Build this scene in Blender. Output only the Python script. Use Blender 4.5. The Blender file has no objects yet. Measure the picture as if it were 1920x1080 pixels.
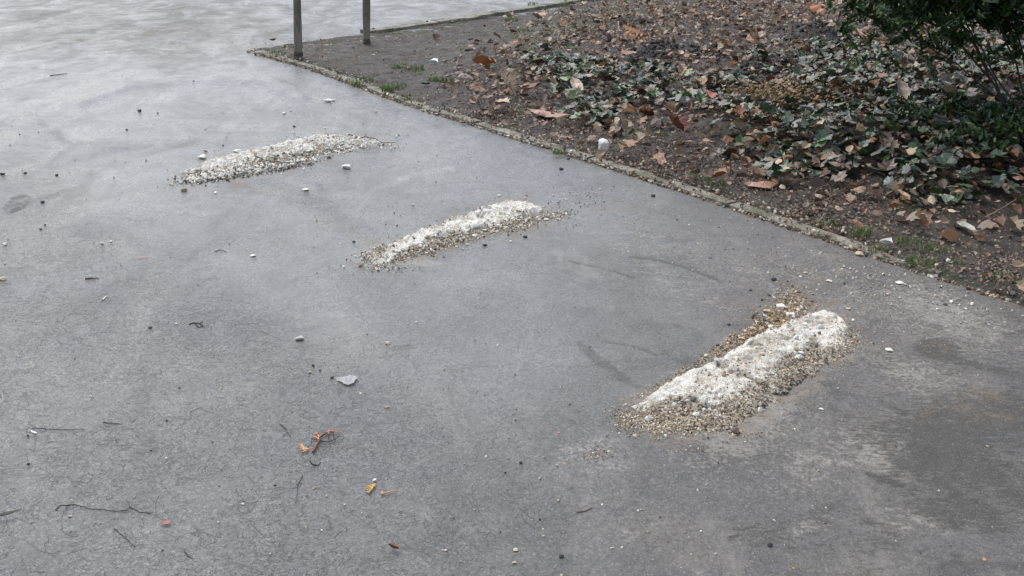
import bpy, bmesh, math, random
import numpy as np
from mathutils import Matrix, Vector
random.seed(7); rng = np.random.default_rng(7)
S = bpy.context.scene; COL = S.collection
# ---------------------------------------------------------------- camera
CAM_H, FPX, PITCH, ROLL = 1.5, 1870.0, math.radians(22.8), math.radians(2.0)
cd = bpy.data.cameras.new('camera'); cam = bpy.data.objects.new('camera', cd); COL.objects.link(cam)
cd.sensor_width = 36; cd.lens = FPX / 1920 * 36; cd.clip_start = .05; cd.clip_end = 600
M3 = Matrix.Rotation(math.pi/2 - PITCH, 3, 'X') @ Matrix.Rotation(ROLL, 3, 'Z')
cam.matrix_world = Matrix.Translation((0, 0, CAM_H)) @ M3.to_4x4()
S.camera = cam
# ---------------------------------------------------------------- light
SUN_EL, SUN_AZ = math.radians(58), math.radians(-38)      # azimuth from +Y towards +X
w = bpy.data.worlds.new('World'); S.world = w; w.use_nodes = True
nt = w.node_tree; bg = nt.nodes['Background']
sky = nt.nodes.new('ShaderNodeTexSky'); sky.sky_type = 'NISHITA'; sky.sun_disc = False
sky.sun_elevation = SUN_EL; sky.sun_rotation = SUN_AZ % (2*math.pi)
sky.air_density = 1.0; sky.dust_density = 2.0; sky.ozone_density = 1.0
hs = nt.nodes.new('ShaderNodeHueSaturation'); hs.inputs['Saturation'].default_value = .56
nt.links.new(sky.outputs[0], hs.inputs['Color']); nt.links.new(hs.outputs[0], bg.inputs['Color'])
bg.inputs['Strength'].default_value = .14
sd = bpy.data.lights.new('sun', 'SUN'); sd.energy = 1.1; sd.angle = math.radians(45); sd.color = (1, .94, .84)
sun = bpy.data.objects.new('sun', sd); COL.objects.link(sun)
sdir = Vector((math.sin(SUN_AZ)*math.cos(SUN_EL), math.cos(SUN_AZ)*math.cos(SUN_EL), math.sin(SUN_EL)))
sun.rotation_euler = sdir.to_track_quat('Z', 'Y').to_euler()
S.view_settings.view_transform = 'Standard'; S.view_settings.look = 'None'
S.view_settings.exposure = 1.24; S.view_settings.gamma = 1
# ---------------------------------------------------------------- maths helpers
R3 = np.array(M3)
def at(px, py, z=0.0):                    # a photo pixel (1920x1080) to the point of the place it shows at height z
    d = R3 @ np.array([(px-960)/FPX, -(py-540)/FPX, -1.0])
    t = (z-CAM_H)/d[2]
    return np.array([d[0]*t, d[1]*t, z])
def proj(x, y, z=0.0):
    P = np.stack([x, y, np.broadcast_to(z, np.shape(x)) - CAM_H], -1) @ R3
    d = np.maximum(-P[..., 2], 1e-3)
    return 960+FPX*P[..., 0]/d, 540-FPX*P[..., 1]/d
def px_m(px, py): return np.linalg.norm(at(px, py)-np.array([0, 0, CAM_H]))/FPX     # metres per photo pixel
def sstep(a, b, x):
    t = np.clip((x-a)/(b-a), 0, 1); return t*t*(3-2*t)
def vnoise(x, y, seed=0):
    xi = np.floor(x).astype(np.int64); yi = np.floor(y).astype(np.int64); fx = x-xi; fy = y-yi
    fx = fx*fx*(3-2*fx); fy = fy*fy*(3-2*fy)
    def h(a, b):
        n = (a*374761393 + b*668265263 + seed*1442695041) & 0x7fffffff
        n = ((n ^ (n >> 13))*1274126177) & 0x7fffffff
        return ((n ^ (n >> 16)) & 0xffff)/65535.0
    return (h(xi, yi)*(1-fx)+h(xi+1, yi)*fx)*(1-fy)+(h(xi, yi+1)*(1-fx)+h(xi+1, yi+1)*fx)*fy
def fbm(x, y, o=4, seed=0):
    s = 0; a = .5
    for k in range(o): s = s+a*vnoise(x*2**k, y*2**k, seed+k*17); a *= .5
    return s/(1-.5**o)
def blob(X, Y, cx, cy, rx, ry, ang=0, soft=.5):         # soft ellipse
    a = math.radians(ang); dx = X-cx; dy = Y-cy
    u = (dx*math.cos(a)+dy*math.sin(a))/rx; v = (-dx*math.sin(a)+dy*math.cos(a))/ry
    return 1-sstep(1-soft, 1+soft, np.sqrt(u*u+v*v))
def sdist(X, Y, pts):                                    # distance to a polyline
    D = np.full(np.shape(X), 1e9)
    for (ax, ay), (bx, by) in zip(pts[:-1], pts[1:]):
        vx, vy = bx-ax, by-ay; t = np.clip(((X-ax)*vx+(Y-ay)*vy)/(vx*vx+vy*vy+1e-12), 0, 1)
        D = np.minimum(D, np.hypot(X-ax-t*vx, Y-ay-t*vy))
    return D
def stroke(X, Y, pts, wd): return 1-sstep(wd*.35, wd, sdist(X, Y, pts))
def inpoly(X, Y, P):
    c = np.zeros(np.shape(X), bool); n = len(P)
    for i in range(n):
        (ax, ay), (bx, by) = P[i], P[(i+1) % n]
        if ay == by: continue
        c ^= ((ay > Y) != (by > Y)) & (X < (bx-ax)*(Y-ay)/(by-ay)+ax)
    return c
def polysd(X, Y, P):
    d = sdist(X, Y, list(P)+[P[0]]); return np.where(inpoly(X, Y, P), d, -d)
# ---------------------------------------------------------------- mesh helpers
def mesh_np(name, V, F, mat, parent=None, smooth=False, attrs=None):
    me = bpy.data.meshes.new(name); V = np.asarray(V, np.float32); F = np.asarray(F, np.int32); k = F.shape[1]
    me.vertices.add(len(V)); me.vertices.foreach_set('co', V.ravel())
    me.loops.add(F.size); me.loops.foreach_set('vertex_index', F.ravel())
    me.polygons.add(len(F)); me.polygons.foreach_set('loop_start', np.arange(0, F.size, k, dtype=np.int32))
    me.polygons.foreach_set('use_smooth', np.full(len(F), smooth))
    for n, A in (attrs or {}).items():
        A = np.asarray(A, np.float32)
        if A.ndim == 1: me.attributes.new(n, 'FLOAT', 'POINT').data.foreach_set('value', A)
        else: me.attributes.new(n, 'FLOAT_COLOR', 'POINT').data.foreach_set('color', np.concatenate([A, np.ones((len(A), 1), np.float32)], 1).ravel())
    me.update(calc_edges=True); me.validate()
    me.materials.append(mat)
    o = bpy.data.objects.new(name, me); COL.objects.link(o)
    if parent: o.parent = parent
    return o
def tag(o, label=None, cat=None, group=None, kind=None):
    for k, v in (('label', label), ('category', cat), ('group', group), ('kind', kind)):
        if v: o[k] = v
    return o
def empty(name, loc):
    o = bpy.data.objects.new(name, None); COL.objects.link(o); o.location = loc; o.empty_display_size = .05; return o
def ico(sub):
    bm = bmesh.new(); bmesh.ops.create_icosphere(bm, subdivisions=sub, radius=1)
    V = np.array([v.co[:] for v in bm.verts]); F = np.array([[v.index for v in f.verts] for f in bm.faces]); bm.free(); return V, F
ICO = {s: ico(s) for s in (1, 2, 3)}
def rots(n, tilt=math.pi):                               # random rotations: yaw any, tilt limited
    a = rng.uniform(0, 2*math.pi, n); b = rng.uniform(-tilt, tilt, n); c = rng.uniform(-tilt, tilt, n)
    ca, sa, cb, sb, cc, sc = np.cos(a), np.sin(a), np.cos(b), np.sin(b), np.cos(c), np.sin(c)
    Rz = np.zeros((n, 3, 3)); Rz[:, 0, 0] = ca; Rz[:, 0, 1] = -sa; Rz[:, 1, 0] = sa; Rz[:, 1, 1] = ca; Rz[:, 2, 2] = 1
    Rx = np.zeros((n, 3, 3)); Rx[:, 0, 0] = 1; Rx[:, 1, 1] = cb; Rx[:, 1, 2] = -sb; Rx[:, 2, 1] = sb; Rx[:, 2, 2] = cb
    Ry = np.zeros((n, 3, 3)); Ry[:, 1, 1] = 1; Ry[:, 0, 0] = cc; Ry[:, 0, 2] = sc; Ry[:, 2, 0] = -sc; Ry[:, 2, 2] = cc
    return Rz @ Rx @ Ry
def merge(bases, pos, scl, R, tint):
    """copies of base meshes (all with the same faces) at pos, as one vertex/face array"""
    n = len(pos); F = bases[0][1]; nb = len(bases); nv = len(bases[0][0])
    B = np.stack([b[0] for b in bases])[rng.integers(0, nb, n)]
    V = np.einsum('nij,nvj->nvi', R, B*scl[:, None, :])+pos[:, None, :]
    FF = (F[None]+(np.arange(n)*nv)[:, None, None]).reshape(-1, F.shape[1])
    return V.reshape(-1, 3), FF, np.repeat(tint, nv, 0)
def rock_base(sub, jag=.3):
    V, F = ICO[sub]
    V = V.copy(); n = len(V)
    for _ in range(7):                                   # chop facets off
        d = rng.normal(size=3); d /= np.linalg.norm(d); h = rng.uniform(.45, .85)
        t = V @ d; m = t > h; V[m] -= np.outer(t[m]-h, d)
    V *= 1+rng.uniform(-jag*.35, jag*.35, (n, 1))
    return V, F
ROCK1 = [rock_base(1) for _ in range(8)]
ROCK2 = [rock_base(2, .2) for _ in range(6)]
ROCK3 = [rock_base(3, .12) for _ in range(6)]
# ---------------------------------------------------------------- node helpers
class G:
    def __init__(s, name):
        s.m = bpy.data.materials.new(name); s.m.use_nodes = True; s.t = s.m.node_tree
        s.b = s.t.nodes['Principled BSDF']; s.tc = s.n('ShaderNodeTexCoord').outputs['Object']
    def n(s, ty, **k):
        nd = s.t.nodes.new(ty)
        for a, v in k.items(): setattr(nd, a, v)
        return nd
    def L(s, a, b): s.t.links.new(a, b)
    def put(s, sock, v):
        if hasattr(v, 'links') or isinstance(v, bpy.types.NodeSocket): s.L(v, sock)
        elif isinstance(v, (tuple, list)) and len(v) == 3 and sock.type == 'RGBA': sock.default_value = (*v, 1)
        else: sock.default_value = v
    def noise(s, sc, det=4, rough=.6, dist=0, vec=None, col=False):
        nd = s.n('ShaderNodeTexNoise'); nd.inputs['Scale'].default_value = sc; nd.inputs['Detail'].default_value = det
        nd.inputs['Roughness'].default_value = rough; nd.inputs['Distortion'].default_value = dist
        s.L(vec or s.tc, nd.inputs['Vector']); return nd.outputs['Color' if col else 'Fac']
    def vor(s, sc, out='Distance', feat='F1', rnd=1, vec=None):
        nd = s.n('ShaderNodeTexVoronoi', feature=feat); nd.inputs['Scale'].default_value = sc; nd.inputs['Randomness'].default_value = rnd
        s.L(vec or s.tc, nd.inputs['Vector']); return nd.outputs[out]
    def map(s, sc=(1, 1, 1), rot=0):
        nd = s.n('ShaderNodeMapping'); nd.inputs['Scale'].default_value = sc; nd.inputs['Rotation'].default_value = (0, 0, rot)
        s.L(s.tc, nd.inputs['Vector']); return nd.outputs[0]
    def m_(s, op, a, b=0.0, c=0.0, clamp=False):
        nd = s.n('ShaderNodeMath', operation=op, use_clamp=clamp)
        for i, v in enumerate((a, b, c)): s.put(nd.inputs[i], v)
        return nd.outputs[0]
    def mr(s, v, a, b, c=0.0, d=1.0, smooth=True):
        nd = s.n('ShaderNodeMapRange', interpolation_type='SMOOTHSTEP' if smooth else 'LINEAR')
        for i, x in enumerate((v, a, b, c, d)): s.put(nd.inputs[i], x)
        return nd.outputs[0]
    def mix(s, f, a, b, mode='MIX'):
        nd = s.n('ShaderNodeMix', data_type='RGBA', blend_type=mode)
        s.put(nd.inputs[0], f); s.put(nd.inputs[6], a); s.put(nd.inputs[7], b); return nd.outputs[2]
    def attr(s, name, col=False):
        nd = s.n('ShaderNodeAttribute', attribute_name=name); return nd.outputs['Color' if col else 'Fac']
    def bump(s, h, dist, strength=1.0, prev=None):
        nd = s.n('ShaderNodeBump'); nd.inputs['Distance'].default_value = dist; s.put(nd.inputs['Strength'], strength)
        s.L(h, nd.inputs['Height'])
        if prev is not None: s.L(prev, nd.inputs['Normal'])
        return nd.outputs[0]
    def done(s, col=None, rough=None, nrm=None, spec=None):
        if col is not None: s.put(s.b.inputs['Base Color'], col)
        if rough is not None: s.put(s.b.inputs['Roughness'], rough)
        if nrm is not None: s.L(nrm, s.b.inputs['Normal'])
        if spec is not None: s.put(s.b.inputs['Specular IOR Level'], spec)
        return s.m
# ---------------------------------------------------------------- outlines read off the place
K1 = [at(*p)[:2] for p in [(466, 97), (587, 131), (673, 163), (720, 181), (807, 211), (870, 229), (923, 246), (1073, 292), (1150, 317),
      (1270, 355), (1440, 413), (1540, 447), (1665, 491), (1760, 522), (1920, 572), (2200, 660), (2600, 790)]]
K2 = [at(*p)[:2] for p in [(466, 95), (600, 76), (735, 60), (867, 41), (1007, 19), (1113, 2), (1250, -18), (1500, -52), (1900, -95)]]
K1d = (K1[-1]-K1[0])/np.linalg.norm(K1[-1]-K1[0]); K2d = (K2[-1]-K2[0])/np.linalg.norm(K2[-1]-K2[0])
print('K1 len', np.linalg.norm(K1[-1]-K1[0]), 'K2 len', np.linalg.norm(K2[-1]-K2[0]), 'corner', K1[0], K1[-1], K2[-1])
SP = {  # the three strips: outline of the raised concrete, first two points are the far (upper) edge
 1: [(340, 324), (388, 306), (440, 292), (520, 274), (600, 256), (650, 258), (692, 267), (722, 274), (670, 281), (584, 296), (520, 316), (430, 330), (352, 339)],
 2: [(680, 482), (740, 458), (830, 422), (900, 396), (955, 384), (1000, 387), (1024, 397), (1026, 408), (985, 425), (900, 446), (830, 470), (760, 489), (712, 501), (694, 498)],
 3: [(1184, 762), (1260, 715), (1350, 672), (1430, 628), (1525, 588), (1572, 592), (1598, 622), (1602, 655), (1540, 700), (1468, 752), (1420, 785), (1370, 812), (1280, 812), (1215, 798)],
}
# ---------------------------------------------------------------- asphalt
def asphalt_mat():
    g = G('wet_asphalt'); wet, crk, wht, drk, drt, rip = [g.attr(n) for n in ('wet', 'crinkle', 'white', 'dark', 'dirt', 'ripple')]
    n_big = g.noise(1.3, 4, .55); n_mid = g.noise(9, 5, .65, .4); n_f = g.noise(90, 4, .7); n_ff = g.noise(330, 3, .7)
    base = g.mix(g.mr(n_big, .35, .68), (.094, .095, .098), (.130, .129, .127))
    base = g.mix(g.m_('MULTIPLY', g.mr(n_mid, .4, .7), .4), base, (.165, .160, .152))
    dry = g.m_('SUBTRACT', 1.0, wet, clamp=True); mo = g.noise(3.2, 6, .7, .8, vec=g.map((1, 1.5, 1), .5)); mo2 = g.noise(11, 5, .7, .5)
    base = g.mix(g.m_('MULTIPLY', g.mr(mo, .50, .68), g.m_('MULTIPLY_ADD', dry, .75, .04)), base, (.045, .045, .045))
    base = g.mix(g.m_('MULTIPLY', g.mr(mo, .48, .34), g.m_('MULTIPLY_ADD', dry, .6, .04)), base, (.15, .146, .138))
    base = g.mix(g.m_('MULTIPLY', g.mr(mo2, .55, .72), g.m_('MULTIPLY_ADD', dry, .55, .05)), base, (.10, .085, .07))
    base = g.mix(g.mr(n_f, .38, .66), g.mix(.5, base, (.030, .030, .032)), base)
    agg = g.vor(150, 'Color'); aggd = g.vor(150)
    sep = g.n('ShaderNodeSeparateColor'); g.L(agg, sep.inputs[0])
    light = g.m_('MULTIPLY', g.mr(sep.outputs[0], .86, .93), g.mr(aggd, .5, .2))
    base = g.mix(g.m_('MULTIPLY', light, .55), base, (.26, .25, .235))
    dk = g.m_('MULTIPLY', g.mr(sep.outputs[1], .86, .93), g.mr(aggd, .5, .2))
    base = g.mix(g.m_('MULTIPLY', dk, .7), base, (.018, .018, .02))
    hair = None
    for sc_, di_, wd_, mk_ in ((5.5, 1.6, .009, 3.1), (10, 2.4, .013, 4.7), (17, 1.8, .020, 2.3)):
        wv = g.n('ShaderNodeVectorMath', operation='ADD'); wv.inputs[1].default_value = (mk_*7, mk_*3, 0); g.L(g.tc, wv.inputs[0])
        h_ = g.mr(g.m_('ABSOLUTE', g.m_('SUBTRACT', g.noise(sc_, 2, .5, di_, vec=wv.outputs[0]), .5)), wd_*.3, wd_, 1, 0); h_ = g.m_('MULTIPLY', h_, g.mr(g.noise(mk_, 3, .6, vec=wv.outputs[0]), .44, .52))
        hair = h_ if hair is None else g.m_('MAXIMUM', hair, h_)
    hair = g.m_('MULTIPLY', hair, g.m_('MULTIPLY_ADD', crk, .8, .2))
    base = g.mix(g.m_('MULTIPLY', hair, .6), base, (.022, .022, .022))
    bl = g.noise(4.2, 6, .72, .7, vec=g.map((1.2, .6, 1), .5)); base = g.mix(g.mr(bl, .52, .72, 0, .45), base, (.055, .054, .052)); base = g.mix(g.mr(bl, .47, .28, 0, .45), base, (.19, .186, .178))
    # chalky dust, damp dark streaks, brown dirt: broken up by noise
    st = g.noise(14, 6, .75, .6, vec=g.map((1, 1.5, 1), math.radians(28)))
    st2 = g.m_('ADD', g.m_('MULTIPLY', st, .5), g.m_('MULTIPLY', n_f, .5))
    wm = g.m_('MULTIPLY', g.mr(g.m_('ADD', wht, g.m_('MULTIPLY', g.m_('SUBTRACT', st2, .5), 5.5)), .2, 1.15), g.mr(wht, 0, .15))
    base = g.mix(g.m_('MULTIPLY', wm, .52), base, (.32, .315, .30))
    stk = g.noise(22, 5, .7, .5, vec=g.map((1, 3.2, 1), math.radians(-35))); st3 = g.m_('ADD', g.m_('MULTIPLY', stk, .6), g.m_('MULTIPLY', n_mid, .4))
    dm = g.m_('MULTIPLY', g.mr(g.m_('ADD', drk, g.m_('MULTIPLY', g.m_('SUBTRACT', st3, .5), 7.5)), .25, 1.25), g.mr(drk, 0, .15))
    base = g.mix(g.m_('MULTIPLY', dm, .75), base, (.030, .030, .027))
    bm_ = g.m_('MULTIPLY', g.mr(g.m_('ADD', drt, g.m_('MULTIPLY', g.m_('ADD', g.m_('SUBTRACT', n_mid, .5), g.m_('SUBTRACT', n_f, .5)), 2.6)), .3, 1.15), g.mr(drt, 0, .12))
    base = g.mix(g.m_('MULTIPLY', bm_, .75), base, (.15, .122, .092))
    sheen = g.noise(2.6, 5, .65, 1.2, vec=g.map((1.2, .6, 1), .35))
    rough = g.m_('ADD', g.mr(wet, 0, 1, .62, .31, False), g.m_('ADD', g.m_('MULTIPLY', g.m_('SUBTRACT', n_mid, .5), .5), g.m_('MULTIPLY', g.m_('SUBTRACT', sheen, .5), 1.0)))
    base = g.mix(1.0, base, g.mix(wet, (1.05, 1.0, .93), (.97, 1.0, 1.0)), 'MULTIPLY')
    base = g.mix(g.mr(g.noise(240, 2, .5), .60, .72), base, (.20, .185, .165)); base = g.mix(g.mr(g.noise(46, 5, .8, .6), .56, .70), base, (.045, .044, .044))
    rough = g.m_('ADD', rough, g.m_('MULTIPLY', g.m_('MAXIMUM', wm, bm_), .2), clamp=True)
    # relief: fibrous crinkles, ripples, grain
    warp = g.n('ShaderNodeVectorMath', operation='ADD'); sc = g.n('ShaderNodeVectorMath', operation='SCALE'); sc.inputs['Scale'].default_value = .06
    g.L(g.noise(16, 3, .6, col=True), sc.inputs[0]); g.L(g.tc, warp.inputs[0]); g.L(sc.outputs[0], warp.inputs[1])
    c1 = g.noise(40, 4, .6, 1.8, vec=warp.outputs[0]); ridge = g.m_('ABSOLUTE', g.m_('SUBTRACT', c1, .5)); ridge = g.mr(ridge, 0, .05, 1, 0)
    mp = g.n('ShaderNodeMapping'); mp.inputs['Scale'].default_value = (1, 2.4, 1); mp.inputs['Rotation'].default_value = (0, 0, .5); g.L(warp.outputs[0], mp.inputs[0])
    c2 = g.noise(26, 3, .6, 2.2, vec=mp.outputs[0]); r2 = g.mr(g.m_('ABSOLUTE', g.m_('SUBTRACT', c2, .5)), 0, .045, 1, 0)
    crz = g.m_('MULTIPLY', g.m_('MAXIMUM', ridge, r2), g.m_('MULTIPLY', crk, g.mr(g.noise(2.2, 4, .7), .3, .7, .45, 1))); base = g.mix(g.m_('MULTIPLY', crz, .25), base, (.03, .033, .038))
    rp = g.noise(60, 3, .6, .8, vec=g.map((.55, 2.2, 1), math.radians(-12)))
    N = g.bump(g.m_('ADD', n_mid, g.m_('MULTIPLY', sheen, .8)), .005, .4)
    N = g.bump(g.m_('MULTIPLY', crz, -1.0), .005, .42, N)
    N = g.bump(g.m_('MULTIPLY', hair, -1.0), .008, .6, N)
    N = g.bump(rp, .006, g.m_('MULTIPLY', rip, .9), N)
    N = g.bump(g.m_('ADD', n_f, g.m_('MULTIPLY', n_ff, .6)), .0060, g.mr(wet, 0, 1, .85, .42, False), N)
    return g.done(base, rough, N, .43)
def ring(fine, coarse):                                   # angles all round, dense in front
    a = np.concatenate([np.arange(-48, 48, fine), np.arange(48, 312, coarse)]); return np.radians(a)
def make_path():
    A = ring(.15, 6); r = [.25]
    while r[-1] < 14: r.append(r[-1]*1.0033)
    while r[-1] < 260: r.append(r[-1]*1.12)
    r = np.array(r); r = r[(r < .3) | (r > 1.2)]
    RR, AA = np.meshgrid(r, A, indexing='ij'); X = RR*np.sin(AA); Y = RR*np.cos(AA)
    fr = (Y > .4)
    px, py = proj(X, np.maximum(Y, .4)); px = np.where(fr, px, -5e3); py = np.where(fr, py, 5e3)
    near = 1-sstep(10, 16, RR)
    Z = ((fbm(X*1.1, Y*1.1, 3, 3)-.5)*.02 + (fbm(X*6, Y*6, 3, 9)-.5)*.006)*near
    # a smooth pour round the first strip: shallow raised lip and the trodden step between the strips
    lip = stroke(px, py, [(150, 190), (240, 160), (380, 148), (500, 150), (570, 178)], 12)+.8*stroke(px, py, [(110, 245), (200, 275), (300, 268), (420, 262)], 12)
    step = stroke(px, py, [(450, 345), (560, 385), (640, 425), (690, 455)], 26)
    wet = np.clip(.95-.9*sstep(700, 1500, px+(py-540)*.25)*sstep(150, 500, py)+.25*blob(px, py, 520, 420, 240, 90, 25, .6)
                  +.2*blob(px, py, 330, 210, 260, 60, -4, .5), 0, 1)
    wet = np.clip(wet+.35*blob(px, py, 1000, 640, 200, 140, 20, .8)+.3*blob(px, py, 900, 320, 260, 60, 18, .6)-.38*sstep(170, 10, py)-.5*blob(px, py, 330, 60, 260, 60, 0, .7)*fbm(X*4, Y*4, 4, 44), 0, 1)
    crk = np.clip(sstep(1150, 350, px-(py-600)*.1)*sstep(420, 620, py+(350-px)*.45)*1.0+.12, 0, 1)
    crk = np.clip(crk+.5*sstep(200, 0, px)*sstep(200, 400, py)+.35*sstep(140, 40, py), 0, 1)*(1-.8*blob(px, py, 560, 540, 200, 60, 30, .5))
    rip = np.clip(blob(px, py, 450, 430, 110, 55, 20, .6)+.8*blob(px, py, 860, 600, 200, 60, -16, .8)+.35*blob(px, py, 280, 95, 330, 80, 0, .6)+.6*blob(px, py, 1750, 960, 220, 100, 15, .7), 0, 1)
    wht = (.75*blob(px, py, 1400, 800, 120, 50, -25, .8)+.5*blob(px, py, 1560, 850, 130, 40, -20, .8)+.9*blob(px, py, 1650, 853, 34, 20, 0, .8)+.6*blob(px, py, 1720, 705, 120, 30, 18, .8)
           +.5*blob(px, py, 1800, 600, 100, 40, 30, .8)+.45*blob(px, py, 1640, 560, 230, 50, 18, .8)+.55*blob(px, py, 1120, 850, 60, 30, 0, .8)+.45*blob(px, py, 1290, 545, 110, 24, 20, .8)
           +.4*blob(px, py, 700, 480, 60, 26, 0, .8)+.35*blob(px, py, 830, 275, 110, 20, 12, .8)+.55*blob(px, py, 1180, 1000, 16, 14, 0, .6)+.5*blob(px, py, 1500, 990, 40, 14, -15, .7)
           +.7*blob(px, py, 1310, 1075, 12, 8, 0, .6)+.35*blob(px, py, 1250, 470, 200, 30, 18, .8)+.45*blob(px, py, 1700, 970, 80, 20, 10, .8)
           +.6*stroke(px, py, [(740, 338), (800, 322), (850, 316)], 8)+.5*stroke(px, py, [(780, 492), (860, 500)], 8))
    for n in (1, 2, 3):
        d = polysd(px, py, SP[n]); wht = wht+(.55 if n == 3 else .4)*sstep(-26, 0, d)
    wht = np.clip(wht, 0, 1)
    drk = (.75*blob(px, py, 1755, 652, 32, 14, 5, .4)+1.1*stroke(px, py, [(1088, 646), (1120, 672), (1160, 700), (1196, 722)], 11)+1.0*blob(px, py, 1790, 880, 170, 46, 22, .9)+1.2*stroke(px, py, [(1625, 885), (1670, 902), (1690, 908)], 7)
           +1.0*blob(px, py, 1850, 790, 130, 46, 0, .9)+.9*blob(px, py, 1790, 960, 90, 24, 14, .9)+.55*stroke(px, py, [(1780, 670), (1860, 690), (1920, 705)], 9)
           +.6*blob(px, py, 1266, 672, 40, 14, 20, .8)+1.1*stroke(px, py, [(1065, 490), (1130, 502), (1185, 520)], 3)+1.4*stroke(px, py, [(1180, 482), (1220, 485), (1280, 500), (1350, 526)], 3)
           +1.0*stroke(px, py, [(1130, 640), (1190, 650), (1230, 665)], 3.5)+.45*blob(px, py, 640, 160, 70, 18, 15, .8)+.5*stroke(px, py, [(30, 212), (60, 215), (80, 235), (110, 258), (135, 272)], 8)+.8*stroke(px, py, [(52, 212), (66, 222), (95, 246), (128, 268)], 6)+.5*stroke(px, py, [(128, 268), (150, 273), (190, 274)], 4)
           +.5*blob(px, py, 430, 190, 90, 10, 0, .8)*0+1.2*blob(px, py, 755, 651, 24, 6, -4, .5)+.5*blob(px, py, 60, 215, 20, 10, 30, .6)+.65*stroke(px, py, [(440, 338), (530, 358), (620, 396), (690, 440)], 26)+.3*blob(px, py, 600, 365, 110, 40, 20, .8)
           +.5*stroke(px, py, [(1760, 900), (1800, 925), (1830, 935)], 8)+.45*blob(px, py, 1560, 1000, 220, 40, 8, .9)+.35*blob(px, py, 850, 460, 60, 20, -10, .8)
           +.5*stroke(px, py, [(105, 952), (140, 945), (180, 952), (240, 955), (285, 958)], 3)+.35*stroke(px, py, [(1550, 800), (1555, 960)], 4)*0)
    drk = np.clip(drk*1.25+1.7*blob(px, py, 1755, 652, 38, 16, 5, .5)+.4*blob(px, py, 1820, 760, 170, 120, 10, .8), 0, 1.7)
    kd = sdist(X, Y, K1)
    drt = (.5*(1-sstep(.0, .16, kd))*(px > 440)+.55*blob(px, py, 1745, 650, 40, 16, 8, .5)+.5*blob(px, py, 1850, 760, 120, 40, 10, .9)+.35*blob(px, py, 1100, 400, 110, 24, -12, .8)+.35*stroke(px, py, [(430, 340), (560, 385), (690, 455)], 22)
           +.45*blob(px, py, 1470, 560, 110, 40, -18, .8)+.3*blob(px, py, 700, 200, 120, 30, 15, .8)+.5*(1-sstep(.0, .10, sdist(X, Y, K2)))*(px > 440)
           +.4*blob(px, py, 290, 80, 230, 45, 0, .9))
    for n in (1, 2, 3):
        d = polysd(px, py, SP[n]); drt = drt+.75*sstep(-50-40*(fbm(X*5, Y*5, 3, 50+n)-.5), 6, d)*np.clip(.2+1.3*fbm(X*9, Y*9, 4, 60+n), 0, 1)
    drt = np.clip(drt, 0, 1)
    foot = stroke(px, py, [(12, 390), (25, 372), (45, 366), (54, 372), (42, 388), (20, 396), (12, 390)], 4)+stroke(px, py, [(20, 385), (40, 378)], 4)
    drk = np.clip(drk+foot, 0, 1.7)
    Z = Z+.013*lip-.004*step*0-.006*blob(px, py, 110, 255, 60, 10, 30, .7)-.008*foot
    for n in (1, 2, 3): Z = Z*(1-.8*sstep(-60, -10, polysd(px, py, SP[n])))
    Z = np.where((px > 400), Z*(1-.7*(1-sstep(.05, .3, kd))), Z)
    k = len(A); n = len(r); V = np.stack([X, Y, Z], -1).reshape(-1, 3)
    i, j = np.meshgrid(np.arange(n-1), np.arange(k), indexing='ij'); j2 = (j+1) % k
    F = np.stack([i*k+j, i*k+j2, (i+1)*k+j2, (i+1)*k+j], -1).reshape(-1, 4)[:, ::-1]
    c = len(V); V = np.concatenate([V, [[0, 0, 0]]]); jj = np.arange(0, k-1, 2)
    att = {'wet': wet, 'crinkle': crk, 'white': wht, 'dark': drk, 'dirt': drt, 'ripple': rip}
    att = {a: np.append(v.ravel(), 0) for a, v in att.items()}
    F = np.concatenate([F, np.stack([np.full(len(jj), c), jj, jj+1, (jj+2) % k], -1)[:, ::-1]])
    return mesh_np('path', V, F, asphalt_mat(), smooth=True, attrs=att), None
path, _ = make_path(); tag(path, 'wet grey asphalt path', kind='structure')
# height of the asphalt, for standing things on it
def pathZ(x, y):
    x = np.asarray(x, float); y = np.asarray(y, float)
    return ((fbm(x*1.1, y*1.1, 3, 3)-.5)*.02+(fbm(x*6, y*6, 3, 9)-.5)*.006)*(1-sstep(-60, 0, polysd(*proj(x, y), SP[1])))
bpy.context.view_layer.update()
DG = bpy.context.evaluated_depsgraph_get()
def drop(o, x, y):
    hit, loc, nrm, idx = o.ray_cast(Vector((x, y, 3)), Vector((0, 0, -1))); return loc.z if hit else 0.0
# ---------------------------------------------------------------- soil bed
MOUND = [(965, 142, .10, .20), (1235, 108, .10, .28), (1530, 78, .16, .33), (1300, 92, .05, .3), (1440, 145, .12, .38), (1400, 200, .06, .5), (1550, 190, .10, .5),
         (1380, 260, .10, .5), (1600, 300, .14, .5), (1800, 330, .16, .6), (1720, 200, .14, .6), (1150, 175, .07, .5), (1850, 200, .15, .7), (1920, 300, .1, .6)]
MW = [(*at(a, b)[:2], h, r) for a, b, h, r in MOUND]
def bedZ(x, y):
    d1 = sdist(x, y, K1); d2 = sdist(x, y, K2)
    z = .004+.028*sstep(.03, .30, d1)*sstep(.1, .6, d2)+(fbm(x*12, y*12, 5, 21)-.45)*.034*sstep(.0, .15, d1)+.05*sstep(.5, 2.2, d1)*sstep(.5, 2, d2)*fbm(x*1.5, y*1.5, 3, 31)
    qx, qy = proj(x, y); z = z+.026*sstep(1560, 1760, qx)*(1-sstep(.1, .5, d1))
    for mx, my, h, r in MW:
        z = z+h*.8*np.exp(-((x-mx)**2+(y-my)**2)/(r*r*.5))
    return z
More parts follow.
